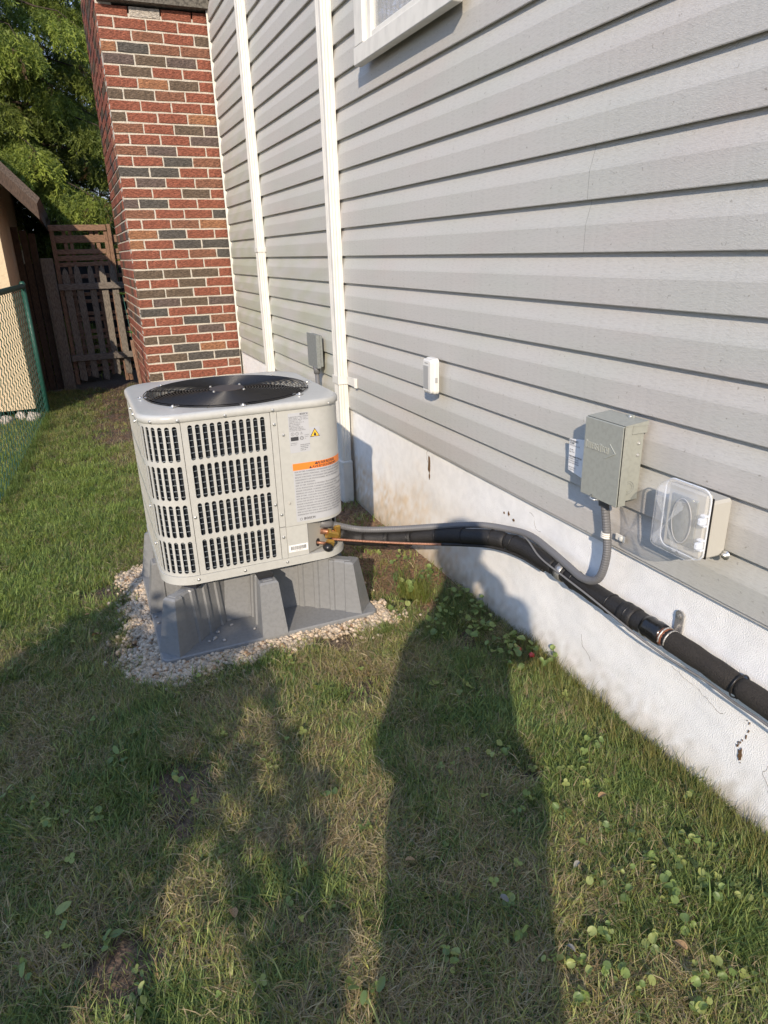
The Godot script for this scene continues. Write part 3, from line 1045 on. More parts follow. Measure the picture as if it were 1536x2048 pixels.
func chain_fence() -> void:
	var A := Vector3(-0.56, 0, -4.133)
	var dir := (Vector3(-0.386, 0, -6.56) - A).normalized()
	var start := A - dir * 2.9
	var length := 5.45
	var f := thing("chain_link_fence", "low green vinyl chain link fence along the neighbour's lawn", "fence", "", start)
	var up := Vector3.UP
	var mesh := MB.new(0)
	var p := 0.052
	var rows := 42
	var h := 1.10
	var side := dir.cross(up)
	var n := int(length / p)
	for i in n:
		var pts := []
		for j in rows + 1:
			var y := 0.02 + (h - 0.02) * j / rows
			var sgn := 1.0 if j % 2 == 0 else -1.0
			pts.append(dir * (p * (i + 0.5) + sgn * p * 0.5) + up * y + side * sgn * 0.003 * (1.0 if (i + j) % 2 else -1.0))
		mesh.tube(pts, 0.0023, 4, false)
	part("wire_mesh", mesh, M.green_vinyl, f)
	var rail := MB.new(0)
	rail.tube([up * 1.085, up * 1.085 + dir * length], 0.021, 10)
	part("top_rail", rail, M.green_vinyl, f)
	for t in [0.1, length]:
		var pm := MB.new(0)
		pm.tube([dir * t - up * 0.05, dir * t + up * 1.10], 0.021, 10)
		pm.lathe([Vector2(0.024, 1.09), Vector2(0.024, 1.11), Vector2(0.015, 1.122), Vector2(0, 1.125)], 10, Transform3D(Basis(), dir * t))
		part("post", pm, M.green_vinyl if t > 0.3 else M.galv, f)

# ---------------------------------------------------------------- trees
func spray_mesh(sd: int) -> ArrayMesh:      # a drooping flat spray of short needles
	var r := RandomNumberGenerator.new()
	r.seed = sd
	var mb := MB.new()
	for q in 9:
		var t := q / 9.0
		var base := Vector3(r.randf_range(-0.012, 0.012), -0.20 * t - 0.05 * t * t, 0.02 * sin(q))
		var sdir := -1.0 if q % 2 else 1.0
		var dr := Vector3(sdir * r.randf_range(0.5, 0.9), -r.randf_range(0.5, 1.0), r.randf_range(-0.5, 0.5)).normalized()
		var ln := r.randf_range(0.05, 0.10) * (1.0 - 0.4 * t)
		for k in 5:
			var c := base + dr * ln * (k + 0.6) / 5.0
			var nd := (dr * 0.5 + Vector3(r.randf_range(-1, 1), r.randf_range(-1.0, 0.3), r.randf_range(-1, 1))).normalized()
			var wd := nd.cross(Vector3(r.randf_range(-1, 1), r.randf_range(-0.3, 1), r.randf_range(-1, 1))).normalized() * 0.0055
			var tip := c + nd * r.randf_range(0.028, 0.045)
			mb.col = Color(0.82, 0.82, 0.82).lerp(Color(1.15, 1.15, 1.1), t * r.randf())
			mb.tri(c - wd, c + wd, tip)
			mb.tri(c - wd * 0.6 + nd * 0.01, tip + wd * 0.7, c + wd * 0.6 - nd * 0.01)
	return mb.done()

func conifers() -> void:
	var sprays := [spray_mesh(1), spray_mesh(2), spray_mesh(3)]
	conifer("conifer_tree", "big drooping yellow-green conifer rising behind the gate and shed", Vector3(-0.75, 0, -11.0), 8.5, 2.7, sprays, 5, 1.0, 40000)
	conifer("conifer_tree", "second dark conifer standing farther back behind the chimney", Vector3(2.0, 0, -14.0), 9.5, 3.4, sprays, 6, 0.7, 16000)
	conifer("conifer_tree", "third conifer behind the shed roof, left of the big one", Vector3(-4.6, 0, -13.5), 9.0, 3.4, sprays, 8, 0.8, 16000)

func conifer(n: String, label: String, at: Vector3, h: float, rad: float, sprays: Array, sd: int, bright: float, count: int) -> void:
	var r := RandomNumberGenerator.new()
	r.seed = sd
	var t := thing(n, label, "tree", "", at)
	var tr := MB.new(0)
	var pts := []
	var rs := []
	for i in 9:
		pts.append(Vector3(sin(i * 1.3) * 0.04, h * i / 8.0 - 0.1, cos(i * 1.7) * 0.04))
		rs.append(0.20 * (1.0 - i / 8.5))
	tr.tube(pts, rs, 10)
	part("trunk", tr, M.bark, t)
	var br := MB.new(0)
	var xfs := [[], [], []]
	var cols := [[], [], []]
	var nb := 150
	for b in nb:
		var f := (b + r.randf()) / nb
		var y := 0.5 + (h - 0.8) * f
		var reach := rad * pow(1.0 - f * 0.95, 0.75) * r.randf_range(0.72, 1.12)
		var a := b * 2.39996 + r.randf_range(-0.3, 0.3)
		var out := Vector3(cos(a), 0, sin(a))
		var line := []
		var radii := []
		for i in 7:
			var u := i / 6.0
			line.append(Vector3(0, y, 0) + out * reach * u + Vector3.UP * (0.10 * reach * u - 0.34 * reach * u * u) + Vector3(r.randf_range(-1, 1), r.randf_range(-1, 1), r.randf_range(-1, 1)) * 0.03)
			radii.append(0.026 * (1.05 - u))
		br.tube(line, radii, 5, false)
		var per := int(count * reach / (nb * rad * 0.62))
		var tone := r.randf_range(0.7, 1.2)
		for s in per:
			var u := pow(r.randf(), 0.55)
			var fi := u * 6.0
			var i0 := mini(int(fi), 5)
			var p: Vector3 = line[i0].lerp(line[i0 + 1], fi - i0)
			var lat := out.cross(Vector3.UP)
			var wdt := 0.42 * reach * (1.0 - 0.6 * u) * 0.6 + 0.05
			var q := r.randf_range(-1, 1)
			p += lat * q * wdt + Vector3.UP * (-absf(q) * 0.14 + r.randf_range(-0.05, 0.03))
			var yaw := r.randf() * TAU
			var bs := Basis(Vector3.UP, yaw) * Basis(Vector3.RIGHT, r.randf_range(-0.6, 0.35)) 
			bs = bs.scaled(Vector3.ONE * r.randf_range(0.7, 1.25))
			var k := r.randi() % 3
			xfs[k].append(Transform3D(bs, p))
			var young := pow(u, 2.0) * r.randf()
			var c := Color(0.10, 0.155, 0.026).lerp(Color(0.46, 0.54, 0.10), young) * tone * bright
			if r.randf() < 0.02: c = Color(0.14, 0.09, 0.04)
			c.a = 1
			cols[k].append(c)
	part("branch", br, M.bark, t, "stuff")
	for k in 3:
		scatter("foliage", sprays[k], M.needles, xfs[k], cols[k], t)

# a young tree standing behind the photographer's left shoulder; only its shade reaches the picture
func shade_tree() -> void:
	var r := RandomNumberGenerator.new()
	r.seed = 31
	var at := Vector3(-0.62, 0, 0.70)
	var t := thing("young_tree", "slim young leafy tree on the lawn left of the photographer", "tree", "", at)
	var tr := MB.new(0)
	tr.tube([Vector3(0.0, -0.05, 0), Vector3(-0.02, 0.4, 0.02), Vector3(-0.137, 0.9, 0.136), Vector3(-0.24, 1.15, 0.256), Vector3(-0.62, 1.6, 0.354), Vector3(-0.9, 1.85, 0.2)], [0.034, 0.032, 0.028, 0.022, 0.014, 0.006], 8)
	part("trunk", tr, M.bark, t)
	var xfs := []
	var cols := []
	for c in [[Vector3(-1.27, 1.25, 0.55), 0.32, 380], [Vector3(-1.27, 1.0, 0.29), 0.32, 480], [Vector3(-1.68, 1.42, 0.52), 0.30, 240], [Vector3(-1.40, 1.44, 0.60), 0.24, 230], [Vector3(-1.62, 1.12, 0.24), 0.34, 520], [Vector3(-1.16, 0.8, 0.22), 0.22, 230], [Vector3(-0.96, 1.2, 0.80), 0.14, 40], [Vector3(-0.99, 0.62, 0.14), 0.15, 90], [Vector3(-0.82, 1.02, 0.90), 0.10, 26]]:
		c[0] -= at
		for k in c[2]:
			var d := Vector3(r.randfn(), r.randfn(), r.randfn())
			d = d.normalized() * pow(r.randf(), 0.45) * c[1]
			var bs := Basis(Vector3.UP, r.randf() * TAU) * Basis(Vector3.RIGHT, r.randf_range(-0.9, 0.4))
			xfs.append(Transform3D(bs.scaled(Vector3.ONE * r.randf_range(0.8, 1.3)), c[0] + d))
			cols.append(Color(0.06, 0.11, 0.02) * r.randf_range(0.7, 1.3))
		var br := MB.new(0)
		br.tube([Vector3(-0.02, maxf(0.3, c[0].y * 0.6), 0.03), c[0] * Vector3(0.6, 0.9, 0.7), c[0]], [0.012, 0.009, 0.005], 6)
		part("branch", br, M.bark, t)
	scatter("foliage", leaf_mesh(0.085, 0.055, 0.25, Color(1, 1, 1)), M.leaf, xfs, cols, t)

# ---------------------------------------------------------------- downspouts
func downspouts() -> void:
	downspout("white ribbed downspout nearer the window, white strap at its foot, behind the air conditioner", -3.415, -0.03, true)
	downspout("white ribbed downspout between the brick chimney and the nearer downspout", -4.920, 0.0, false)

func downspout(label: String, z: float, ybot: float, near: bool) -> void:
	var t := thing("downspout", label, "downspout", "downspouts on the grey siding", Vector3(1.22, 0, z))
	var mb := MB.new()
	var w := 0.080      # along the wall
	var d := 0.052
	var prof := []
	for s in [[-1, 0], [0, -1], [1, 0], [0, 1]]:
		pass
	# corrugated rectangle in x (away from the wall) and z
	var ring := []
	var n := 28
	for i in n:
		var u := float(i) / n * 4.0
		var side := int(u)
		var f := u - side
		var hw := w / 2
		var hd := d / 2
		var c := [Vector2(-hd, -hw), Vector2(-hd, hw), Vector2(hd, hw), Vector2(hd, -hw)]
		var a: Vector2 = c[side]
		var b: Vector2 = c[(side + 1) % 4]
		var nn := Vector2(-1, 0) if side == 0 else Vector2(0, 1) if side == 1 else Vector2(1, 0) if side == 2 else Vector2(0, -1)
		var k := i % 7
		var off := 0.0 if k in [0, 1, 6] else (-0.003 if k % 2 == 0 else 0.0)
		if k == 0: off = -0.002
		ring.append(a.lerp(b, f) + nn * off)
	var y0 := ybot + 0.22 if near else 0.20
	var top := 4.2
	for i in n:
		var a: Vector2 = ring[i]
		var b: Vector2 = ring[(i + 1) % n]
		mb.oq(Vector3(a.x, y0, a.y), Vector3(b.x, y0, b.y), Vector3(b.x, top, b.y), Vector3(a.x, top, a.y), Vector3(0, (y0 + top) / 2, 0))
	part("pipe", mb, M.white_trim, t)
	var bt := MB.new()
	bt.box(Vector3(0, (y0 + 0.02 + ybot) / 2, 0), Vector3(0.062, y0 + 0.03 - ybot, 0.092), 0.006)
	part("boot", bt, M.white_trim, t)
	var sp := MB.new()
	if near:
		var y := 0.655
		sp.box(Vector3(-0.0295, y, 0.0), Vector3(0.003, 0.042, 0.092), 0.001)
		sp.box(Vector3(0.0, y, 0.0445), Vector3(0.060, 0.042, 0.003), 0.001)
		sp.hexa([Vector3(0.018, y - 0.02, 0.044), Vector3(0.021, y - 0.02, 0.17), Vector3(0.018, y - 0.02, 0.17), Vector3(0.015, y - 0.02, 0.044), Vector3(0.018, y + 0.021, 0.044), Vector3(0.021, y + 0.024, 0.16), Vector3(0.018, y + 0.024, 0.16), Vector3(0.015, y + 0.021, 0.044)])
		sp.box(Vector3(0.016, y + 0.002, 0.176), Vector3(0.006, 0.05, 0.02), 0.002, Basis(Vector3.UP, 0.5))
	else:
		sp.box(Vector3(-0.0285, 1.31, 0.0), Vector3(0.003, 0.03, 0.088), 0.001)
		sp.box(Vector3(0.0, 1.31, 0.0425), Vector3(0.058, 0.03, 0.003), 0.001)
		sp.box(Vector3(0.02, 1.31, 0.06), Vector3(0.004, 0.03, 0.04), 0.001)
	part("strap", sp, M.white_trim, t)

# ---------------------------------------------------------------- air conditioner
const AX0 := 0.120
const AX1 := 0.792
const AZ := -2.19
const AZB := -2.862
const AR := 0.11

func acp(s: float, y: float, o := 0.0) -> Vector3:
	var xl := AX0 + AR
	var xr := AX1 - AR
	if s < xl:
		var a := (xl - s) / AR
		if a <= PI / 2:
			return Vector3(xl - sin(a) * (AR + o), y, AZ - AR + cos(a) * (AR + o))
		return Vector3(AX0 - o, y, AZ - AR - (a - PI / 2) * AR)
	if s > xr:
		var a := (s - xr) / AR
		if a <= PI / 2:
			return Vector3(xr + sin(a) * (AR + o), y, AZ - AR + cos(a) * (AR + o))
		return Vector3(AX1 + o, y, AZ - AR - (a - PI / 2) * AR)
	return Vector3(s, y, AZ + o)

func strip(mb: MB, s0: float, s1: float, y0: float, y1: float, o := 0.0, edge := 0.006) -> void:
	var n := maxi(1, int(ceil((s1 - s0) / 0.02)))
	mb.sg(0)
	for i in n:
		var a := lerpf(s0, s1, float(i) / n)
		var b := lerpf(s0, s1, float(i + 1) / n)
		mb.quad(acp(a, y0, o), acp(b, y0, o), acp(b, y1, o), acp(a, y1, o))
	if edge <= 0.0: return
	mb.sg(-1)
	for i in n:
		var a := lerpf(s0, s1, float(i) / n)
		var b := lerpf(s0, s1, float(i + 1) / n)
		mb.quad(acp(a, y1, o), acp(b, y1, o), acp(b, y1, o - edge), acp(a, y1, o - edge))
		mb.quad(acp(a, y0, o - edge), acp(b, y0, o - edge), acp(b, y0, o), acp(a, y0, o))
	mb.quad(acp(s0, y0, o - edge), acp(s0, y0, o), acp(s0, y1, o), acp(s0, y1, o - edge))
	mb.quad(acp(s1, y0, o), acp(s1, y0, o - edge), acp(s1, y1, o - edge), acp(s1, y1, o))

func louvre(mb: MB, s0: float, s1: float, y0: float, y1: float, slots: Array, o := 0.0) -> void:
	var rows := [[0.273, 0.389], [0.404, 0.519], [0.536, 0.651], [0.666, 0.782]]
	var hw := 0.0073
	for ri in 4:
		var ya: float = y0 if ri == 0 else (rows[ri][0] + rows[ri - 1][1]) / 2
		var yb: float = y1 if ri == 3 else (rows[ri][1] + rows[ri + 1][0]) / 2
		for ci in slots.size():
			var sc: float = slots[ci]
			var sa: float = s0 if ci == 0 else (sc + slots[ci - 1]) / 2
			var sb: float = s1 if ci == slots.size() - 1 else (sc + slots[ci + 1]) / 2
			var c0: float = rows[ri][0] + hw
			var c1: float = rows[ri][1] - hw
			mb.sg(0)
			mb.quad(acp(sc + hw, c0, o), acp(sb, c0, o), acp(sb, c1, o), acp(sc + hw, c1, o))
			mb.quad(acp(sa, c0, o), acp(sc - hw, c0, o), acp(sc - hw, c1, o), acp(sa, c1, o))
			for cap in 2:
				var yc := c1 if cap == 0 else c0
				var yo := yb if cap == 0 else ya
				var angs := []
				for i in 9:
					angs.append(PI * i / 8.0 + (0.0 if cap == 0 else PI))
				angs.append(Vector2(sb - sc, yo - yc).angle() + (0.0 if cap == 0 else TAU))
				angs.append(Vector2(sa - sc, yo - yc).angle() + (0.0 if cap == 0 else TAU))
				angs.sort()
				for i in angs.size() - 1:
					var q := []
					for t in [angs[i], angs[i + 1]]:
						var d := Vector2(cos(t), sin(t))
						var k := 1e9
						if d.x > 1e-6: k = minf(k, (sb - sc) / d.x)
						elif d.x < -1e-6: k = minf(k, (sa - sc) / d.x)
						if absf(d.y) > 1e-6: k = minf(k, (yo - yc) / d.y)
						q.append(Vector2(sc + d.x * hw, yc + d.y * hw))
						q.append(Vector2(sc + d.x * k, yc + d.y * k))
					mb.sg(0)
					mb.quad(acp(q[0].x, q[0].y, o), acp(q[1].x, q[1].y, o), acp(q[3].x, q[3].y, o), acp(q[2].x, q[2].y, o))
					mb.sg(-1)
					mb.quad(acp(q[0].x, q[0].y, o), acp(q[2].x, q[2].y, o), acp(q[2].x, q[2].y, o - 0.003), acp(q[0].x, q[0].y, o - 0.003))
			mb.sg(-1)
			mb.quad(acp(sc + hw, c0, o), acp(sc + hw, c1, o), acp(sc + hw, c1, o - 0.003), acp(sc + hw, c0, o - 0.003))
			mb.quad(acp(sc - hw, c1, o), acp(sc - hw, c0, o), acp(sc - hw, c0, o - 0.003), acp(sc - hw, c1, o - 0.003))
	mb.sg(-1)
	mb.quad(acp(s0, y0, o - 0.006), acp(s0, y0, o), acp(s0, y1, o), acp(s0, y1, o - 0.006))
	mb.quad(acp(s1, y0, o), acp(s1, y0, o - 0.006), acp(s1, y1, o - 0.006), acp(s1, y1, o))

func screw_at(parent: Node, p: Vector3, n: Vector3, r := 0.0048, m: Material = null) -> void:
	var mb := MB.new()
	var y := n.normalized()
	var x := y.cross(Vector3.UP if absf(y.y) < 0.9 else Vector3.RIGHT).normalized()
	var xf := Transform3D(Basis(x, y, x.cross(y)), p)
	mb.lathe([Vector2(r * 1.35, 0), Vector2(r * 1.35, 0.0012), Vector2(r, 0.0014), Vector2(r * 0.95, 0.0042), Vector2(r * 0.6, 0.005), Vector2(0, 0.005)], 8, xf)
	part("screw", mb, m if m else M.screw, parent)

func condenser() -> void:
	var o := Vector3((AX0 + AX1) / 2, 0.236, (AZ + AZB) / 2)
	var a := thing("air_conditioner", "cream outdoor air conditioner unit with slotted sides and a black fan grille on top", "air conditioner", "", Vector3.ZERO)
	var p: MB
	# base pan
	p = MB.new()
	var base := rr(AX0 - 0.003, AX1 + 0.003, AZB - 0.003, AZ + 0.003, AR + 0.003, 10)
	for i in base.size():
		var j := (i + 1) % base.size()
		var A: Array = base[i]
		var B: Array = base[j]
		p.sg(0)
		p.quad(Vector3(B[0].x, 0.232, B[0].y), Vector3(A[0].x, 0.232, A[0].y), Vector3(A[0].x, 0.262, A[0].y), Vector3(B[0].x, 0.262, B[0].y))
		p.sg(-1)
		var ai: Vector2 = A[0] - A[1] * 0.012
		var bi: Vector2 = B[0] - B[1] * 0.012
		p.quad(Vector3(B[0].x, 0.262, B[0].y), Vector3(A[0].x, 0.262, A[0].y), Vector3(ai.x, 0.262, ai.y), Vector3(bi.x, 0.262, bi.y))
		p.tri(Vector3(o.x, 0.232, o.z), Vector3(A[0].x, 0.232, A[0].y), Vector3(B[0].x, 0.232, B[0].y))
		p.tri(Vector3(o.x, 0.258, o.z), Vector3(bi.x, 0.258, bi.y), Vector3(ai.x, 0.258, ai.y))
	part("base_pan", p, M.ac_paint, a)
	# louvred panels
	var y0 := 0.263
	var y1 := 0.806
	p = MB.new()
	var sl := []
	for i in 11:
		sl.append(0.2672 + i * 0.0234)
	louvre(p, 0.2400, 0.5268, y0, y1, sl)
	part("front_louvre", p, M.ac_paint, a)
	p = MB.new()
	sl = []
	for i in 9:
		sl.append(0.2195 - (8 - i) * 0.0234)
	louvre(p, 0.010, 0.2382, y0, y1, sl, -0.0008)
	part("corner_louvre", p, M.ac_paint, a)
	p = MB.new()
	sl = []
	for i in 17:
		sl.append(-0.400 + i * 0.0234)
	louvre(p, -0.425, 0.008, y0, y1, sl)
	part("side_louvre", p, M.ac_paint, a)
	# corner strip, service panel, access plate
	p = MB.new()
	strip(p, 0.5285, 0.5495, 0.384, y1, 0.0008)
	strip(p, 0.5285, 0.5495, y0, 0.3815, 0.0016)
	part("corner_strip", p, M.ac_paint, a)
	p = MB.new()
	strip(p, 0.551, 1.28, 0.381, y1, 0.0)
	part("service_panel", p, M.ac_paint, a)
	p = MB.new()
	strip(p, 0.551, 0.629, y0, 0.3795, -0.001)
	part("access_plate", p, M.ac_paint, a)
	p = MB.new()
	strip(p, 0.905, 1.28, y0, 0.3795, -0.001)
	p.box(Vector3(o.x, 0.53, AZB + 0.002), Vector3(AX1 - AX0 - 2 * AR, 0.545, 0.004), 0.001)
	for sd in [-1.0, 1.0]:
		for i in 6:
			var t0 := PI / 2 * i / 6.0
			var t1 := PI / 2 * (i + 1) / 6.0
			var cx: float = o.x + sd * (o.x - AX0 - AR)
			p.oq(Vector3(cx + sd * sin(t0) * AR, y0, AZB + AR - cos(t0) * AR), Vector3(cx + sd * sin(t1) * AR, y0, AZB + AR - cos(t1) * AR), Vector3(cx + sd * sin(t1) * AR, y1, AZB + AR - cos(t1) * AR), Vector3(cx + sd * sin(t0) * AR, y1, AZB + AR - cos(t0) * AR), Vector3(o.x, 0.5, o.z))
	part("rear_panel", p, M.ac_paint, a)
	# recessed valve bracket
	p = MB.new()
	var v0 := Vector3(0.631, 0, AZ - 0.006)
	var v1 := Vector3(0.742, 0, AZ - 0.075)
	var v2 := Vector3(0.775, 0, AZ - 0.16)
	for q in [[v0, v1], [v1, v2]]:
		p.quad(q[0] + Vector3(0, y0, 0), q[1] + Vector3(0, y0, 0), q[1] + Vector3(0, 0.384, 0), q[0] + Vector3(0, 0.384, 0))
	p.quad(v0 + Vector3(-0.001, y0, 0), v0 + Vector3(0, y0, 0), v0 + Vector3(0, 0.384, 0), v0 + Vector3(-0.001, 0.384, 0.005))
	part("valve_bracket", p, M.ac_inner, a)
	p = MB.new()
	for q in [[Vector3(0.673, 0.287, 0), 0.011, 0.016], [Vector3(0.712, 0.318, 0), 0.013, 0.026]]:
		var f: float = (q[0].x - v0.x) / (v1.x - v0.x)
		var c := v0.lerp(v1, f) + Vector3(0, q[0].y, 0)
		var tx := (v1 - v0).normalized()
		var nz := Vector3.UP.cross(tx) * -1.0
		nz = tx.cross(Vector3.UP)
		c += nz * 0.0012
		var fan := []
		for i in 16:
			fan.append(c + tx * cos(TAU * i / 16) * q[1] + Vector3.UP * sin(TAU * i / 16) * q[2])
		for i in 16:
			p.ot(c, fan[i], fan[(i + 1) % 16], c - nz)
	part("valve_opening", p, M.black_mat, a)
	# coil and guard wires behind the slots
	p = MB.new()
	strip(p, -0.43, 0.548, y0 + 0.002, y1 - 0.002, -0.017, 0.0)
	part("coil", p, M.fin, a)
	p = MB.new(0)
	var y := 0.279
	while y < 0.80:
		var pts := []
		var s := -0.42
		while s <= 0.53:
			pts.append(acp(s, y, -0.0085))
			s += 0.016 if s > 0.03 and s < 0.25 else 0.04
		pts.append(acp(0.546, y, -0.0085))
		p.tube(pts, 0.0014, 4, false)
		y += 0.0205
	part("guard_wire", p, M.wire, a, "stuff")
	# body core so that no light leaks through
	p = MB.new()
	p.box(Vector3(o.x, 0.46, o.z - 0.01), Vector3(AX1 - AX0 - 0.20, 0.38, AZ - AZB - 0.20))
	part("inner_core", p, M.black_mat, a)
	# top cover
	var fc := Vector2(o.x, -2.512)
	var fr := 0.289
	var outl := rr(AX0 - 0.006, AX1 + 0.006, AZB - 0.006, AZ + 0.006, AR + 0.006, 12)
	p = MB.new()
	var n := outl.size()
	var levels := [[-0.016, 0.820], [-0.008, 0.8185], [-0.0028, 0.8150], [0.0, 0.809], [0.0, 0.7965], [-0.003, 0.7945]]
	for i in n:
		var j := (i + 1) % n
		for l in levels.size() - 1:
			p.sg(0)
			var q := []
			for e in [[j, l + 1], [i, l + 1], [i, l], [j, l]]:
				var b: Array = outl[e[0]]
				var w: Vector2 = b[0] + b[1] * levels[e[1]][0]
				q.append(Vector3(w.x, levels[e[1]][1], w.y))
			p.quad(q[0], q[1], q[2], q[3])
		var qa: Vector2 = outl[i][0] - outl[i][1] * 0.016
		var qb: Vector2 = outl[j][0] - outl[j][1] * 0.016
		var ha := fc + (qa - fc).normalized() * fr
		var hb := fc + (qb - fc).normalized() * fr
		# subdivide the ring so that the round hole stays round
		var steps := 1 if qa.distance_to(qb) < 0.05 else 12
		for s in steps:
			var e0 := qa.lerp(qb, float(s) / steps)
			var e1 := qa.lerp(qb, float(s + 1) / steps)
			var h0 := fc + (e0 - fc).normalized() * fr
			var h1 := fc + (e1 - fc).normalized() * fr
			p.sg(0)
			p.quad(Vector3(e1.x, 0.820, e1.y), Vector3(e0.x, 0.820, e0.y), Vector3(h0.x, 0.820, h0.y), Vector3(h1.x, 0.820, h1.y))
			p.sg(2)
			p.quad(Vector3(h1.x, 0.820, h1.y), Vector3(h0.x, 0.820, h0.y), Vector3(h0.x, 0.79, h0.y), Vector3(h1.x, 0.79, h1.y))
	part("top_cover", p, M.ac_paint, a)
	p = MB.new(0)
	p.lathe([Vector2(0.288, 0.66), Vector2(0.288, 0.792)].map(func(q): return q), 64, Transform3D(Basis(Vector3.RIGHT, Vector3.UP, Vector3.BACK), Vector3(fc.x, 0, fc.y)))
	p.sg(1)
	p.lathe([Vector2(0.30, 0.662), Vector2(0, 0.662)], 48, Transform3D(Basis(), Vector3(fc.x, 0, fc.y)))
	part("fan_shroud", p, M.black_mat, a)
	p = MB.new(0)
	for k in 3:
		var prev := []
		for i in 9:
			var t := i / 8.0
			var rad := lerpf(0.07, 0.262, t)
			var ang := k * TAU / 3 + 0.25 * t
			var spanw := lerpf(0.55, 0.85, t)
			var cur := []
			for e in [-0.5, 0.0, 0.5]:
				var th: float = ang + e * spanw
				cur.append(Vector3(fc.x + cos(th) * rad, 0.735 + e * 0.055 + 0.006 * (0.25 - e * e), fc.y + sin(th) * rad))
			if i:
				for w in 2:
					p.oq(prev[w], cur[w], cur[w + 1], prev[w + 1], (prev[w] + cur[w + 1]) / 2 - Vector3.UP)
			prev = cur
	p.lathe([Vector2(0.075, 0.70), Vector2(0.075, 0.765), Vector2(0.06, 0.775), Vector2(0, 0.775)], 24, Transform3D(Basis(), Vector3(fc.x, 0, fc.y)))
	part("fan", p, M.black, a)
	# wire grille
	p = MB.new(0)
	var rings := 23
	for i in rings:
		var rad := lerpf(0.062, 0.292, float(i) / (rings - 1))
		var pts := []
		for k in 88:
			pts.append(Vector3(fc.x + cos(TAU * k / 88) * rad, 0.8275 - (0.003 if i == rings - 1 else 0.0), fc.y + sin(TAU * k / 88) * rad))
		p.tube(pts, 0.0016, 5, false, true)
	part("grille_ring", p, M.black, a, "stuff")
	for k in 4:
		p = MB.new(0)
		var th := 0.42 + k * PI / 2
		p.tube([Vector3(fc.x + cos(th) * 0.04, 0.824, fc.y + sin(th) * 0.04), Vector3(fc.x + cos(th) * 0.296, 0.824, fc.y + sin(th) * 0.296)], 0.0026, 6)
		part("grille_spoke", p, M.black, a)
	p = MB.new()
	p.lathe([Vector2(0.062, 0.826), Vector2(0.062, 0.830), Vector2(0.058, 0.8315), Vector2(0, 0.8315)], 28, Transform3D(Basis(), Vector3(fc.x, 0, fc.y)))
	var hub := part("hub_plate", p, M.dusty, a)
	for k in 4:
		screw_at(hub, Vector3(fc.x + cos(0.85 + k * PI / 2) * 0.075, 0.828, fc.y + sin(0.85 + k * PI / 2) * 0.075), Vector3.UP, 0.004)
	for k in 8:
		var th := 0.42 + PI / 8 + k * PI / 4
		p = MB.new()
		var cp := Vector3(fc.x + cos(th) * 0.296, 0.8225, fc.y + sin(th) * 0.296)
		p.box(cp, Vector3(0.034, 0.004, 0.018), 0.0012, Basis(Vector3.UP, -th))
		var clip := part("grille_clip", p, M.screw, a)
		screw_at(clip, cp + Vector3(cos(th) * 0.006, 0.002, sin(th) * 0.006), Vector3.UP, 0.004)
	# screws
	for q in [[0.15, 0.8015, 0.006], [0.232, 0.8015, 0.006], [0.38, 0.8015, 0.006], [0.537, 0.8015, 0.006], [0.735, 0.8015, 0.006], [0.539, 0.752, 0.0008], [0.539, 0.43, 0.0008], [0.539, 0.345, 0.0016], [0.568, 0.712, 0.0], [0.570, 0.468, 0.0], [0.520, 0.470, 0.0], [0.2475, 0.472, 0.0], [0.545, 0.248, 0.003], [0.392, 0.248, 0.003], [0.232, 0.248, 0.003], [0.06, 0.5, 0.0], [0.055, 0.79, 0.006], [0.0, 0.8015, 0.006], [-0.1, 0.8015, 0.006], [0.05, 0.36, 0.0]]:
		var n3 := acp(q[0], q[1], 1.0) - acp(q[0], q[1], 0.0)
		screw_at(a, acp(q[0], q[1], q[2]), n3, 0.0044 if q[0] < 0.54 or q[0] > 0.6 else 0.004, M.screw if q[0] != 0.570 else M.plastic_grey)
	ac_labels(a)
	# service valves
	p = MB.new(0)
	p.tube([Vector3(0.690, 0.323, -2.235), Vector3(0.724, 0.318, -2.222), Vector3(0.742, 0.306, -2.225)], 0.0105, 10)
	p.tube([Vector3(0.662, 0.288, -2.225), Vector3(0.70, 0.283, -2.205)], 0.006, 8)
	part("copper_stub", p, M.copper, a)
	p = MB.new()
	p.lathe([Vector2(0, -0.022), Vector2(0.013, -0.022), Vector2(0.014, 0.008), Vector2(0.019, 0.010), Vector2(0.019, 0.022), Vector2(0, 0.022)], 6, Transform3D(Basis(Vector3.BACK, 1.2), Vector3(0.729, 0.308, -2.218)))
	p.box(Vector3(0.755, 0.309, -2.238), Vector3(0.024, 0.052, 0.024), 0.004)
	p.lathe([Vector2(0, -0.012), Vector2(0.014, -0.012), Vector2(0.014, 0.012), Vector2(0, 0.012)], 6, Transform3D(Basis(Vector3.BACK, 1.2), Vector3(0.714, 0.283, -2.203)))
	part("service_valve", p, M.brass, a)
	p = MB.new(0)
	p.lathe([Vector2(0, -0.016), Vector2(0.013, -0.014), Vector2(0.0165, -0.004), Vector2(0.0165, 0.006), Vector2(0.012, 0.014), Vector2(0, 0.016)], 14, Transform3D(Basis(Vector3.RIGHT, PI / 2) * Basis(Vector3.BACK, -0.4), Vector3(0.700, 0.274, -2.188)))
	part("valve_cap", p, M.black, a)

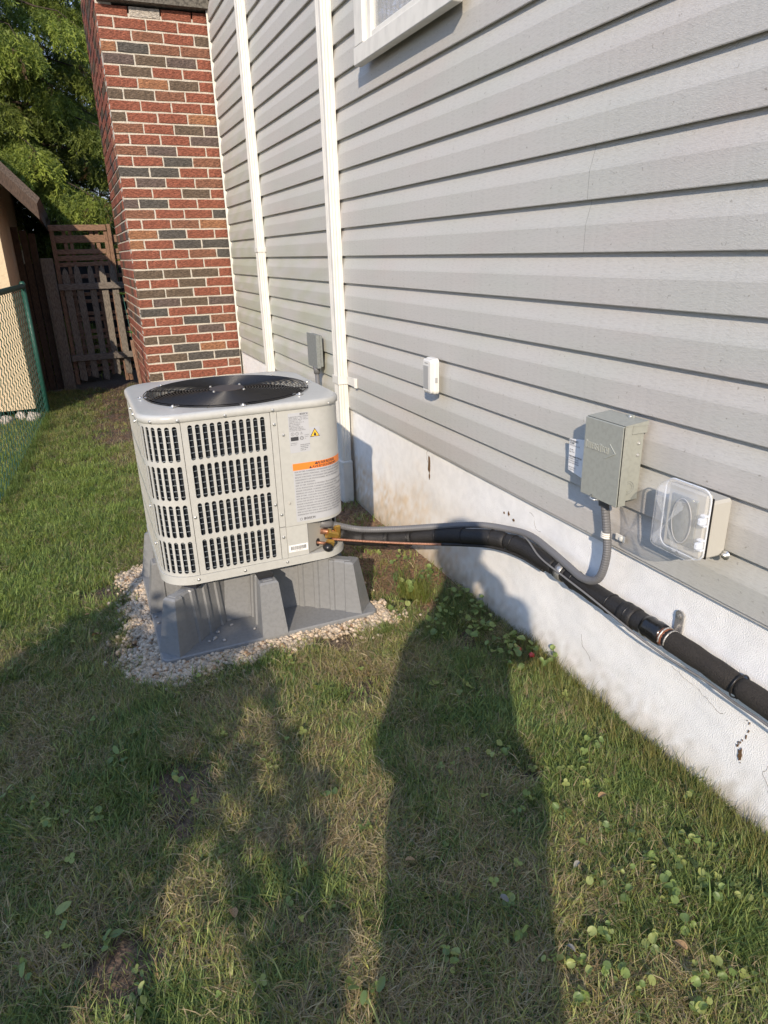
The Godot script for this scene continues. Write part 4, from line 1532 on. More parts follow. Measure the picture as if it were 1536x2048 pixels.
func ac_labels(a: Node3D) -> void:
	# rating plate
	var p := MB.new()
	strip(p, 0.588, 0.659, 0.645, 0.782, 0.0008, 0.0006)
	var rating_label_o := part("rating_label", p, M.label, a)
	var L := func(x0: float, y0: float, o: float) -> Callable:
		return func(x: float, y: float) -> Vector3: return acp(x0 + x, y0 + y, o)
	p = MB.new()
	p.text("BOSCH", 0.0062, L.call(0.6565, 0.777, 0.0013), 1.0)
	var lines := ["Condensing Unit / Unite de condensation", "MODEL / MODELE         Ph 1   60 Hz", "VOLTS 208/230   MIN 197   MAX 253", "Compressor  R.L.A.  L.R.A.", "Outdoor fan motor  F.L.A.  HP", "Min. circuit ampacity", "Max. fuse or breaker", "Design pressure  High  Low", "Factory charge  R-454B  kg", "For outdoor use / Usage exterieur"]
	for i in lines.size():
		p.text(lines[i], 0.0031, L.call(0.5905, 0.7695 - i * 0.0052, 0.0013), -1.0, 0.86 + 0.05 * (i % 3), false, 4.0)
	for i in 3:
		p.text(["Certified", "Unitary", "AC"][i], 0.0028, L.call(0.642, 0.704 - i * 0.006, 0.0013), -1.0, 1.0, false, 4.0)
	for i in 2:
		p.text(["Assembled in", "Rev. A 2024"][i], 0.0028, L.call(0.591, 0.679 - i * 0.006, 0.0013), -1.0, 1.0, false, 4.0)
	for i in 4:
		p.text(["See the manual for", "installation and", "service details", "before use"][i], 0.003, L.call(0.6245, 0.671 - i * 0.0062, 0.0013), -1.0, 0.9, true, 4.0)
	# three round and triangular symbols, approval mark
	for i in 3:
		var c := Vector2(0.600 + i * 0.0155, 0.7105)
		var k := 3 if i == 2 else 14
		for e in k:
			var t0 := TAU * e / k + PI / 2
			var t1 := TAU * (e + 1) / k + PI / 2
			var d0 := Vector2(cos(t0), sin(t0))
			var d1 := Vector2(cos(t1), sin(t1))
			var q := [c + d0 * 0.0058, c + d0 * 0.0049, c + d1 * 0.0049, c + d1 * 0.0058]
			p.quad(acp(q[1].x, q[1].y, 0.0013), acp(q[0].x, q[0].y, 0.0013), acp(q[3].x, q[3].y, 0.0013), acp(q[2].x, q[2].y, 0.0013))
		p.text("i!!"[i], 0.005, L.call(c.x, c.y, 0.0013), 0.0)
	strip(p, 0.5925, 0.6195, 0.687, 0.7005, 0.0013, 0.0)
	for e in 14:
		var t0 := TAU * e / 14
		var t1 := TAU * (e + 1) / 14
		var c := Vector2(0.631, 0.694)
		p.quad(acp(c.x + cos(t0) * 0.0052, c.y + sin(t0) * 0.0052, 0.0013), acp(c.x + cos(t0) * 0.0066, c.y + sin(t0) * 0.0066, 0.0013), acp(c.x + cos(t1) * 0.0066, c.y + sin(t1) * 0.0066, 0.0013), acp(c.x + cos(t1) * 0.0052, c.y + sin(t1) * 0.0052, 0.0013))
	p.text("LISTED", 0.0026, L.call(0.631, 0.694, 0.0013), 0.0, 0.8, true, 4.0)
	part("rating_print", p, M.print, rating_label_o)
	# flame warning
	p = MB.new()
	strip(p, 0.6605, 0.6965, 0.690, 0.727, 0.0007, 0.0005)
	var flame_label_o := part("flame_label", p, M.label, a)
	var T := func(c: Vector2, r: float, o: float, mb: MB) -> void:
		var q := []
		for i in 3:
			q.append(acp(c.x + cos(PI / 2 + TAU * i / 3) * r, c.y + sin(PI / 2 + TAU * i / 3) * r * 0.98, o))
		mb.tri(q[0], q[1], q[2])
	p = MB.new()
	T.call(Vector2(0.6785, 0.7035), 0.0205, 0.0011, p)
	part("flame_border", p, M.print, flame_label_o)
	p = MB.new()
	T.call(Vector2(0.6785, 0.7035), 0.0160, 0.0015, p)
	part("flame_triangle", p, M.yellow, flame_label_o)
	p = MB.new()
	var fl := []
	for i in 16:
		var t := TAU * i / 16
		var up := maxf(0.0, sin(t))
		fl.append(Vector2(cos(t) * 0.0046 * (1.0 - 0.85 * pow(up, 1.5)), sin(t) * (0.0042 if sin(t) < 0 else 0.0105)))
	for i in range(1, fl.size() - 1):
		p.tri(acp(0.6785 + fl[0].x, 0.7005 + fl[0].y, 0.0019), acp(0.6785 + fl[i].x, 0.7005 + fl[i].y, 0.0019), acp(0.6785 + fl[i + 1].x, 0.7005 + fl[i + 1].y, 0.0019))
	part("flame_symbol", p, M.print, flame_label_o)
	# big warning label, wraps round the corner
	var s0 := 0.592
	var s1 := 0.800
	p = MB.new()
	strip(p, s0, s1, 0.392, 0.5815, 0.0008, 0.0006)
	var warning_label_o := part("warning_label", p, M.label, a)
	p = MB.new()
	strip(p, s0, s1, 0.5815, 0.606, 0.0009, 0.0007)
	part("warning_band", p, M.orange, warning_label_o)
	p = MB.new()
	p.text("WARNING", 0.0098, L.call(0.715, 0.5995, 0.0014), 0.0, 1.15)
	p.text("AVERTISSEMENT", 0.0085, L.call(0.712, 0.5875, 0.0014), 0.0, 1.1)
	for q in [[0.6755, 0.5995], [0.655, 0.5875]]:
		T.call(Vector2(q[0], q[1] - 0.0012), 0.0062, 0.0014, p)
	p.text("BOSCH", 0.0085, L.call(0.6195, 0.4015, 0.0014), -1.0, 1.1)
	for e in 16:
		var t0 := TAU * e / 16
		var t1 := TAU * (e + 1) / 16
		var c := Vector2(0.6085, 0.4015)
		p.quad(acp(c.x + cos(t0) * 0.0036, c.y + sin(t0) * 0.0036, 0.0014), acp(c.x + cos(t0) * 0.0047, c.y + sin(t0) * 0.0047, 0.0014), acp(c.x + cos(t1) * 0.0047, c.y + sin(t1) * 0.0047, 0.0014), acp(c.x + cos(t1) * 0.0036, c.y + sin(t1) * 0.0036, 0.0014))
	part("warning_heading", p, M.print, warning_label_o)
	p = MB.new()
	var body := ["RISK OF FIRE. FLAMMABLE REFRIGERANT USED. TO BE REPAIRED ONLY BY", "TRAINED SERVICE PERSONNEL. DO NOT PUNCTURE REFRIGERANT TUBING.", "RISQUE D'INCENDIE. REFRIGERANT INFLAMMABLE. A CONFIER", "UNIQUEMENT A UN PROFESSIONNEL. NE PAS PERFORER LES", "TUBES DE REFRIGERANT.", "RISK OF FIRE. DISPOSE OF PROPERLY IN ACCORDANCE WITH FEDERAL OR", "LOCAL REGULATIONS. FLAMMABLE REFRIGERANT USED.", "RISQUE D'INCENDIE. ELIMINER CONFORMEMENT A LA REGLEMENTATION", "FEDERALE OU LOCALE. REFRIGERANT INFLAMMABLE.", "RISK OF FIRE - AUXILIARY DEVICES WHICH MAY BE IGNITION SOURCES", "NOT BE INSTALLED IN THE DUCTWORK, OTHER THAN DEVICES", "LISTED FOR USE WITH THE SPECIFIC APPLIANCE. SEE INSTRUCTIONS.", "RISQUE D'INCENDIE. LES DISPOSITIFS AUXILIAIRES POUVANT ETRE", "SOURCES D'INFLAMMATION NE DOIVENT PAS ETRE INSTALLES DANS", "CONDUITS, SAUF INDICATION CONTRAIRE. VOIR INSTRUCTIONS.", "RISK OF ELECTRIC SHOCK. DISCONNECT ALL REMOTE POWER SUPPLIES.", "DEBRANCHER TOUTE ALIMENTATION AVANT L'ENTRETIEN."]
	for i in body.size():
		p.text(body[i], 0.0050, L.call(s0 + 0.005, 0.5755 - i * 0.00985, 0.0014), -1.0, 0.90, true, 4.0)
	part("warning_print", p, M.print_grey, warning_label_o)
	# barcode sticker on the access plate
	p = MB.new()
	strip(p, 0.555, 0.626, 0.281, 0.3075, 0.0002, 0.0006)
	var barcode_sticker_o := part("barcode_sticker", p, M.label_white, a)
	p = MB.new()
	var r := RandomNumberGenerator.new()
	r.seed = 4
	var s := 0.5625
	while s < 0.620:
		var w := r.randf_range(0.0005, 0.0016)
		strip(p, s, s + w, 0.2885, 0.3025, 0.0008, 0.0)
		s += w + r.randf_range(0.0006, 0.0016)
	p.text("4 1025 0088 27", 0.003, L.call(0.590, 0.2850, 0.0008), 0.0, 1.1, false, 4.0)
	part("barcode", p, M.print, barcode_sticker_o)

# ---------------------------------------------------------------- stand
func stand() -> void:
	var t := thing("equipment_stand", "grey plastic riser stand with tapered fluted ribs under the air conditioner", "stand", "", Vector3.ZERO)
	var p := MB.new()
	var cx := 0.462
	var cz := -2.49
	var outl := rr(0.070, 0.855, -2.882, -2.098, 0.03, 6)
	var n := outl.size()
	for i in n:
		var A: Array = outl[i]
		var B: Array = outl[(i + 1) % n]
		var lv := [[0.004, -0.03], [0.0, 0.014], [-0.004, 0.018]]
		for l in 2:
			var q := []
			for e in [[B, l], [A, l], [A, l + 1], [B, l + 1]]:
				var w: Vector2 = e[0][0] + e[0][1] * lv[e[1]][0]
				q.append(Vector3(w.x, lv[e[1]][1], w.y))
			p.quad(q[0], q[1], q[2], q[3])
		var a2: Vector2 = A[0] - A[1] * 0.004
		var b2: Vector2 = B[0] - B[1] * 0.004
		p.tri(Vector3(cx, 0.018, cz), Vector3(b2.x, 0.018, b2.y), Vector3(a2.x, 0.018, a2.y))
	part("base_plate", p, M.stand, t)
	# ribs: [outer end, inner end, half width at top, at foot]
	var ribs := [
		[Vector2(0.108, -2.140), Vector2(0.36, -2.36), 0.026, 0.044], [Vector2(0.812, -2.150), Vector2(0.56, -2.36), 0.030, 0.048],
		[Vector2(0.108, -2.845), Vector2(0.36, -2.62), 0.026, 0.044], [Vector2(0.816, -2.845), Vector2(0.56, -2.62), 0.026, 0.044],
		[Vector2(0.458, -2.105), Vector2(0.458, -2.40), 0.033, 0.046], [Vector2(0.462, -2.875), Vector2(0.462, -2.58), 0.033, 0.046],
		[Vector2(0.080, -2.50), Vector2(0.37, -2.50), 0.028, 0.042], [Vector2(0.845, -2.49), Vector2(0.55, -2.49), 0.028, 0.042]]
	for q in ribs:
		p = MB.new()
		rib(p, q[0], q[1], q[2], q[3])
		part("rib", p, M.stand, t)
	p = MB.new()
	p.hexa([Vector3(0.315, 0.0175, -2.275), Vector3(0.61, 0.0175, -2.275), Vector3(0.61, 0.0175, -2.70), Vector3(0.315, 0.0175, -2.70), Vector3(0.335, 0.205, -2.30), Vector3(0.59, 0.205, -2.30), Vector3(0.59, 0.205, -2.68), Vector3(0.335, 0.205, -2.68)])
	part("centre_block", p, M.stand, t)
	# rubber pads that carry the unit
	for q in [[Vector2(0.222, -2.225), PI / 4 - 0.05], [Vector2(0.455, -2.185), 0.0], [Vector2(0.69, -2.26), -PI / 4], [Vector2(0.2, -2.76), -PI / 4], [Vector2(0.72, -2.76), PI / 4]]:
		p = MB.new()
		p.box(Vector3(q[0].x, 0.2195, q[0].y), Vector3(0.050, 0.009, 0.062), 0.002, Basis(Vector3.UP, -q[1]))
		part("rubber_pad", p, M.rubber_blue, t)
		p = MB.new()
		p.box(Vector3(q[0].x, 0.2255, q[0].y), Vector3(0.054, 0.0125, 0.068), 0.001, Basis(Vector3.UP, -q[1]))
		part("pad_core", p, M.black_mat, t)

func rib(p: MB, a: Vector2, b: Vector2, wt: float, wb: float) -> void:
	var d := (b - a).normalized()
	var nn := Vector2(-d.y, d.x)
	var ln := a.distance_to(b)
	var y0 := 0.0175
	var y1 := 0.208
	# stations along the rib: [distance at top, at foot, flute offset]
	var st := [[0.020, -0.012, 0.0]]
	var x := 0.055
	var k := 0
	while x < ln - 0.02:
		var off := 0.0 if k % 2 == 0 else -0.006
		st.append([x, x - 0.004, off])
		st.append([x + 0.004, x, 0.0 if k % 2 == 1 else -0.006])
		x += 0.042 if k % 2 == 0 else 0.020
		k += 1
	st.append([ln, ln, 0.0])
	var cen := Vector3((a.x + b.x) / 2, 0.1, (a.y + b.y) / 2)
	var V := func(i: int, sd: float, top: bool) -> Vector3:
		var s: Array = st[i]
		var u: float = s[0] if top else s[1]
		var w: float = (wt if top else wb) + s[2]
		var q: Vector2 = a + d * u + nn * sd * w
		return Vector3(q.x, y1 if top else y0, q.y)
	var W := func(i: int, sd: float) -> Vector3:      # rounded shoulder
		var s: Array = st[i]
		var q: Vector2 = a + d * (s[0] + (0.006 if i == 0 else 0.0)) + nn * sd * (wt + s[2] - 0.005)
		return Vector3(q.x, y1 + 0.006, q.y)
	for i in st.size() - 1:
		for sd in [-1.0, 1.0]:
			p.oq(V.call(i, sd, false), V.call(i + 1, sd, false), V.call(i + 1, sd, true), V.call(i, sd, true), cen)
			p.oq(V.call(i, sd, true), V.call(i + 1, sd, true), W.call(i + 1, sd), W.call(i, sd), cen)
		p.oq(W.call(i, -1.0), W.call(i, 1.0), W.call(i + 1, 1.0), W.call(i + 1, -1.0), cen)
	p.oq(V.call(0, -1.0, false), V.call(0, 1.0, false), V.call(0, 1.0, true), V.call(0, -1.0, true), cen)
	p.oq(V.call(0, -1.0, true), V.call(0, 1.0, true), W.call(0, 1.0), W.call(0, -1.0), cen)
	# raised lip along the top
	var m0 := a + d * 0.035
	var m1 := b
	p.box(Vector3((m0.x + m1.x) / 2, y1 + 0.0065, (m0.y + m1.y) / 2), Vector3(m0.distance_to(m1), 0.004, wt * 1.1), 0.0015, Basis(Vector3.UP, -d.angle()))

# ---------------------------------------------------------------- line set
func curve(pts: Array, step := 0.015) -> Array:
	var c := Curve3D.new()
	for i in pts.size():
		var t: Vector3 = (pts[mini(i + 1, pts.size() - 1)] - pts[maxi(i - 1, 0)]) / 6.0
		c.add_point(pts[i], -t, t)
	var out := []
	var n := maxi(2, int(c.get_baked_length() / step))
	for i in n + 1:
		out.append(c.sample_baked(c.get_baked_length() * i / n, true))
	return out

func line_set() -> void:
	var key := [Vector3(0.762, 0.298, -2.252), Vector3(0.80, 0.268, -2.262), Vector3(0.85, 0.256, -2.25), Vector3(0.96, 0.267, -2.168), Vector3(1.05, 0.302, -2.055), Vector3(1.125, 0.334, -1.93), Vector3(1.19, 0.348, -1.838), Vector3(1.222, 0.354, -1.73), Vector3(1.231, 0.350, -1.608), Vector3(1.232, 0.348, -1.470), Vector3(1.232, 0.345, -1.347), Vector3(1.232, 0.346, -1.218), Vector3(1.232, 0.348, -1.102), Vector3(1.232, 0.347, -0.991), Vector3(1.232, 0.342, -0.890), Vector3(1.232, 0.339, -0.805), Vector3(1.232, 0.33, -0.5), Vector3(1.232, 0.33, 0.6)]
	var full := curve(key, 0.012)
	var at_z := func(z: float) -> int:
		var best := 0
		for i in full.size():
			if absf(full[i].z - z) < absf(full[best].z - z): best = i
		return best
	var t := thing("insulated_line", "long black foam-insulated refrigerant line running from the air conditioner along the foundation", "refrigerant line", "", Vector3.ZERO)
	# foam lengths between the joints
	var bounds := [0, 10, 18, 26, at_z.call(-1.79), at_z.call(-1.56), at_z.call(-1.50), at_z.call(-1.22), at_z.call(-1.108)]
	for i in bounds.size() - 1:
		var seg: Array = full.slice(bounds[i], bounds[i + 1] + 1)
		var rs := []
		for k in seg.size():
			var e: int = mini(k, seg.size() - 1 - k)
			rs.append(0.0278 + fn.get_noise_2d(seg[k].z * 9.0, i * 3.0) * 0.0025 - (0.0035 if e == 0 else 0.001 if e == 1 else 0.0))
		var mb := MB.new(0)
		mb.tube(seg, rs, 18)
		part("foam_sleeve", mb, M.foam, t)
	var old := [at_z.call(-1.092), at_z.call(-0.885), full.size() - 1]
	for i in 2:
		var seg: Array = full.slice(old[i], old[i + 1] + 1)
		var rs := []
		for k in seg.size():
			var e: int = mini(k, seg.size() - 1 - k)
			rs.append(0.0272 + fn.get_noise_2d(seg[k].z * 9.0, i * 3.0 + 9) * 0.003 - (0.004 if e == 0 else 0.001 if e == 1 else 0.0))
		var mb := MB.new(0)
		mb.tube(seg, rs, 18)
		part("foam_sleeve", mb, M.foam_old, t)
	# copper showing in the gap, black tape on the end, tape wraps at the joints
	var mb := MB.new(0)
	mb.tube(full.slice(at_z.call(-1.14), at_z.call(-1.07) + 1), 0.0245, 14)
	part("copper_pipe", mb, M.copper_dull, t)
	for q in [[-1.165, -1.112, M.tape, 0.0295], [-1.255, -1.21, M.foam, 0.0310], [-1.53, -1.510, M.galv, 0.0298]]:
		mb = MB.new(0)
		var seg: Array = full.slice(at_z.call(q[0]), at_z.call(q[1]) + 1)
		var rs := []
		for k in seg.size():
			rs.append(q[3] + 0.0014 * sin(k * 2.3))
		mb.tube(seg, rs, 18)
		part("tape_wrap", mb, q[2], t)
	for z in [-2.19, -2.12, -2.03, -1.94, -1.845, -1.765, -1.46, -1.30, -1.235, -0.886]:
		var i: int = at_z.call(z)
		var tg: Vector3 = (full[mini(i + 1, full.size() - 1)] - full[maxi(i - 1, 0)]).normalized()
		var u := tg.cross(Vector3.UP).normalized()
		var w := u.cross(tg)
		var pts := []
		for k in 22:
			var a := TAU * k / 22
			pts.append(full[i] + (u * cos(a) + w * sin(a)) * 0.0292)
		mb = MB.new(0)
		mb.tube(pts, 0.0021, 5, false, true)
		mb.box(full[i] - w * 0.0305, Vector3(0.006, 0.007, 0.006), 0.001)
		part("cable_tie", mb, M.black, t)
	# liquid line: bare copper that runs under the foam, then taped black
	var li := thing("liquid_line", "thin bare copper pipe running below the black foam insulation", "copper pipe", "", Vector3.ZERO)
	var lp := [Vector3(0.726, 0.292, -2.214)]
	var join: Vector3 = key[5] + Vector3(-0.010, -0.028, 0.010)
	for i in 3:
		lp.append(lp[0].lerp(join, (i + 1) / 4.0) + Vector3(0, -0.004 * sin((i + 1) * PI / 4.0), 0))
	lp.append(join)
	lp.append(key[6] + Vector3(-0.010, -0.028, 0.010))
	lp.append(key[7] + Vector3(-0.010, -0.029, 0.008))
	lp.append(key[8] + Vector3(-0.006, -0.030, 0.004))
	var lc := curve(lp, 0.015)
	mb = MB.new(0)
	mb.tube(lc.slice(0, 28), 0.0050, 8)
	part("pipe", mb, M.copper, li)
	mb = MB.new(0)
	mb.tube(lc.slice(27), 0.0060, 8)
	part("taped_pipe", mb, M.foam, li)
	# thin grey control cable
	var ck := [Vector3(1.235, 0.385, -1.80), Vector3(1.222, 0.392, -1.70), Vector3(1.203, 0.372, -1.60), Vector3(1.198, 0.362, -1.47), Vector3(1.198, 0.352, -1.36), Vector3(1.198, 0.338, -1.24), Vector3(1.199, 0.326, -1.14), Vector3(1.208, 0.316, -1.06), Vector3(1.222, 0.309, -0.96), Vector3(1.218, 0.306, -0.88), Vector3(1.210, 0.312, -0.80), Vector3(1.21, 0.30, -0.5), Vector3(1.21, 0.30, 0.5)]
	mb = MB.new(0)
	mb.tube(curve(ck, 0.02), 0.0032, 7)
	var cb := part("control_cable", mb, M.cable)
	tag(cb, "thin grey cable tied along the front of the black insulated line", "cable")
	# flexible conduit with rings
	var dk := [Vector3(0.722, 0.345, -2.243), Vector3(0.752, 0.333, -2.245), Vector3(0.85, 0.300, -2.235), Vector3(0.96, 0.312, -2.150), Vector3(1.07, 0.345, -2.03), Vector3(1.17, 0.372, -1.92), Vector3(1.225, 0.388, -1.80), Vector3(1.23, 0.405, -1.69), Vector3(1.222, 0.402, -1.58), Vector3(1.215, 0.392, -1.48), Vector3(1.206, 0.388, -1.405), Vector3(1.204, 0.402, -1.352), Vector3(1.206, 0.432, -1.325), Vector3(1.209, 0.50, -1.315), Vector3(1.209, 0.575, -1.326), Vector3(1.206, 0.662, -1.345)]
	var dc := curve(dk, 0.0035)
	var rs := []
	for k in dc.size():
		rs.append(0.0118 if k % 2 == 0 else 0.0108)
	var cd := thing("flexible_conduit", "ribbed grey flexible conduit rising in a bend to the disconnect box", "conduit", "", Vector3.ZERO)
	mb = MB.new()
	mb.tube(dc, rs, 12)
	part("ribbed_tube", mb, M.conduit, cd)
	mb = MB.new(0)
	mb.tube([Vector3(0.690, 0.352, -2.238), Vector3(0.722, 0.344, -2.243), Vector3(0.738, 0.338, -2.245)], [0.015, 0.016, 0.0145], 10)
	mb.tube([Vector3(1.2065, 0.632, -1.339), Vector3(1.2055, 0.668, -1.346)], [0.0155, 0.0155], 10)
	part("connector", mb, M.conduit, cd)
	var cl := MB.new()
	var cp := Vector3(1.209, 0.552, -1.322)
	var arc := []
	for k in 10:
		var a := PI * k / 9.0 - 0.2
		arc.append(cp + Vector3(-sin(a) * 0.0138, 0, -cos(a) * 0.0138))
	for yy in [-0.0055, 0.0, 0.0055]:
		cl.tube(arc.map(func(q): return q + Vector3(0, yy, 0)), 0.0026, 6)
	cl.box(cp + Vector3(0.020, -0.002, 0.030), Vector3(0.004, 0.017, 0.034), 0.001)
	cl.lathe([Vector2(0.006, 0), Vector2(0.006, 0.004), Vector2(0, 0.005)], 6, Transform3D(Basis(Vector3.BACK, PI / 2), cp + Vector3(0.018, -0.002, 0.036)))
	var co := part("pipe_strap", cl, M.white_trim)
	tag(co, "white strap screwed to the siding holding the grey conduit", "pipe strap")
	# bracket above the line
	var bk := MB.new()
	var zb := -1.092
	bk.box(Vector3(1.259, 0.385, zb), Vector3(0.004, 0.048, 0.026), 0.001)
	bk.lathe([Vector2(0.013, 0), Vector2(0.013, 0.004), Vector2(0, 0.004)], 12, Transform3D(Basis(Vector3.BACK, PI / 2), Vector3(1.2612, 0.41, zb)))
	bk.lathe([Vector2(0.007, 0), Vector2(0.007, 0.005), Vector2(0, 0.006)], 6, Transform3D(Basis(Vector3.BACK, PI / 2), Vector3(1.2575, 0.408, zb)))
	var half := []
	for k in 12:
		var a := -0.9 + 4.2 * k / 11.0
		half.append(Vector3(1.232 + cos(a) * 0.0275, 0.3475 + sin(a) * 0.0275, 0))
	for q in [-1.0, 1.0]:
		bk.tube(half.map(func(e): return e + Vector3(0, 0, zb + q * 0.009)), 0.0022, 5)
	var bo := part("pipe_hanger", bk, M.galv)
	tag(bo, "galvanised hanger bracket screwed to the white foundation above the pipe", "bracket")

# ---------------------------------------------------------------- things on the wall
func wall_boxes() -> void:
	# disconnect box
	var o := Vector3(1.235, 0.765, -1.318)
	var b := thing("disconnect_box", "grey-green metal disconnect box with raised DIVERSITECH lettering", "electrical box", "", o)
	var p := MB.new()
	p.box(Vector3(-0.033, 0.002, 0), Vector3(0.066, 0.192, 0.128), 0.002)
	part("body", p, M.box_grey, b)
	p = MB.new()
	p.box(Vector3(-0.0695, 0.0, 0), Vector3(0.006, 0.208, 0.140), 0.0015)
	p.box(Vector3(-0.058, 0.0, 0.0688), Vector3(0.028, 0.206, 0.0024), 0.0006)
	p.box(Vector3(-0.058, 0.0, -0.0688), Vector3(0.028, 0.206, 0.0024), 0.0006)
	var cover := part("cover", p, M.box_grey, b)
	p = MB.new()
	p.hexa([Vector3(-0.066, 0.1035, -0.070), Vector3(-0.066, 0.1035, 0.071), Vector3(0.004, 0.1, 0.070), Vector3(0.004, 0.1, -0.068), Vector3(-0.068, 0.1055, -0.070), Vector3(-0.068, 0.1055, 0.071), Vector3(0.004, 0.112, 0.070), Vector3(0.004, 0.112, -0.068)])
	p.box(Vector3(-0.018, 0.092, 0.0665), Vector3(0.046, 0.022, 0.003), 0.0008)
	part("rain_hood", p, M.box_grey, b)
	p = MB.new()
	var zc := -0.062
	for q in [["D", 0.021, 0.0], ["IVERSI", 0.0165, -0.0012], ["T", 0.021, 0.0], ["ECH", 0.0165, -0.0012]]:
		var wd := p.text3(q[0], q[1], Vector3(-0.0727, 0.034 + q[2], zc), 0.0016, 0.60)
		zc += wd + 0.0006
	p.tube([Vector3(-0.0735, 0.052, 0.028), Vector3(-0.0735, 0.032, 0.050)], 0.0012, 5)
	p.tube([Vector3(-0.0735, 0.032, 0.050), Vector3(-0.0735, 0.012, 0.014)], 0.0012, 5)
	part("raised_lettering", p, M.box_light, cover)
	p = MB.new(0)
	var ko := []
	for k in 24:
		ko.append(Vector3(-0.034 + cos(TAU * k / 24) * 0.0165, -0.058 + sin(TAU * k / 24) * 0.0165, 0.0642))
	p.tube(ko, 0.0007, 5, false, true)
	var ki := []
	for k in 24:
		ki.append(Vector3(-0.034 + cos(TAU * k / 24) * 0.011, -0.058 + sin(TAU * k / 24) * 0.011, 0.0642))
	p.tube(ki, 0.0006, 5, false, true)
	part("knockout", p, M.box_dark, b)
	for y in [0.056, 0.026]:
		screw_at(b, Vector3(-0.016, y, 0.064), Vector3.BACK, 0.0035)
	p = MB.new(0)
	p.tube([Vector3(-0.074, -0.097, -0.022), Vector3(-0.086, -0.100, -0.014), Vector3(-0.086, -0.102, -0.002), Vector3(-0.074, -0.102, 0.006)], 0.0022, 6)
	part("hasp", p, M.screw, b)
	p = MB.new()
	p.box(Vector3(-0.006, 0.108, 0.018), Vector3(0.004, 0.02, 0.024), 0.001)
	part("hanging_tab", p, M.box_grey, b)
	screw_at(b, Vector3(-0.008, 0.112, 0.018), Vector3.LEFT, 0.004)
	# label plate on its left
	p = MB.new()
	p.hexa([Vector3(-0.0145, -0.084, -0.199), Vector3(-0.0165, -0.094, -0.128), Vector3(-0.0135, -0.094, -0.128), Vector3(-0.0115, -0.084, -0.199), Vector3(-0.0145, 0.006, -0.201), Vector3(-0.0165, 0.018, -0.128), Vector3(-0.0135, 0.018, -0.128), Vector3(-0.0115, 0.006, -0.201)])
	var plate := part("label_plate", p, M.label_white, b)
	p = MB.new()
	for i in 14:
		var s: String = ["DISCONNECT", "60 AMP", "NON-FUSED PULLOUT", "", "240 VAC", "Max. 10 HP", "", "ENCLOSURE TYPE 3R", "Suitable only for use", "as service equipment", "when neutral bonded", "", "WIRE 14-3 AWG", "CU ONLY 75 C"][i]
		if s == "": continue
		p.text(s, 0.0048 if i in [0, 1, 7] else 0.0038, func(x: float, y: float) -> Vector3: return Vector3(-0.0172, 0.004 - i * 0.0064 + y, -0.195 + x), -1.0, 0.85, i in [0, 1, 7], 4.0)
	part("label_print", p, M.print, plate)

	# weatherproof cover
	var w := thing("outlet_cover", "clear plastic bubble cover over a grey outdoor outlet box right of the disconnect box", "outlet cover", "", Vector3(1.235, 0.698, -1.030))
	p = MB.new()
	p.box(Vector3(-0.026, -0.005, 0), Vector3(0.058, 0.136, 0.104), 0.006)
	part("back_box", p, M.plastic_grey, w)
	p = MB.new()
	p.box(Vector3(-0.066, 0.006, -0.002), Vector3(0.018, 0.150, 0.108), 0.004)
	part("frame", p, M.plastic_grey, w)
	p = MB.new()
	p.box(Vector3(-0.056, 0.0, 0), Vector3(0.003, 0.142, 0.106), 0.001)
	part("gasket", p, M.black, w)
	# receptacle face inside
	p = MB.new()
	p.box(Vector3(-0.0765, 0.006, -0.004), Vector3(0.004, 0.112, 0.070), 0.001)
	var recept := part("receptacle", p, M.box_dark, w)
	p = MB.new(0)
	var ov := []
	for k in 28:
		ov.append(Vector3(-0.082, 0.006 + sin(TAU * k / 28) * 0.052, -0.004 + cos(TAU * k / 28) * 0.027))
	p.tube(ov, 0.0014, 6, false, true)
	part("receptacle_rim", p, M.sensor_grey, recept)
	# the bubble: a rounded shell with real wall thickness
	bubble(w)
	p = MB.new()
	for y in [0.030, -0.026]:
		p.box(Vector3(-0.094, y, 0.062), Vector3(0.020, 0.016, 0.012), 0.003)
		p.box(Vector3(-0.088, y - 0.011, 0.061), Vector3(0.012, 0.005, 0.016), 0.0015)
		p.box(Vector3(-0.088, y + 0.011, 0.061), Vector3(0.012, 0.005, 0.016), 0.0015)
	part("hinge_knuckle", p, M.clear_thick, w)
	p = MB.new(0)
	p.lathe([Vector2(0.011, 0), Vector2(0.011, 0.003), Vector2(0.006, 0.0035), Vector2(0.006, 0.010), Vector2(0, 0.011)], 10, Transform3D(Basis(Vector3.BACK, PI / 2), Vector3(-0.006, -0.066, 0.062)))
	part("anchor_screw", p, M.screw, w)

	# small box behind the downspout
	var s := thing("utility_box", "small grey metal box behind the nearer white downspout, conduit below it", "electrical box", "", Vector3(1.225, 0.765, -3.785))
	p = MB.new()
	p.box(Vector3(-0.016, 0, 0), Vector3(0.034, 0.174, 0.160), 0.003)
	part("body", p, M.box_dark, s)
	p = MB.new()
	p.box(Vector3(-0.035, 0.0, 0), Vector3(0.005, 0.186, 0.170), 0.0015)
	p.box(Vector3(-0.026, 0.0, 0.0832), Vector3(0.018, 0.184, 0.003), 0.0008)
	part("cover", p, M.box_dark, s)
	p = MB.new(0)
	p.tube([Vector3(-0.022, -0.088, 0.02), Vector3(-0.022, -0.13, 0.02)], [0.022, 0.017], 10)
	p.tube([Vector3(-0.022, -0.12, 0.02), Vector3(-0.022, -0.8, 0.02)], 0.0125, 10)
	part("conduit", p, M.conduit, s)
	# sensor
	var q := thing("wall_sensor", "small white rounded sensor with grey front on the siding above the foundation", "sensor", "", Vector3(1.222, 0.828, -2.352))
	p = MB.new()
	shell(p, 0.068, 0.040, 0.0, -0.020, 0.015, 0.0)
	part("base", p, M.sensor_white, q)
	p = MB.new()
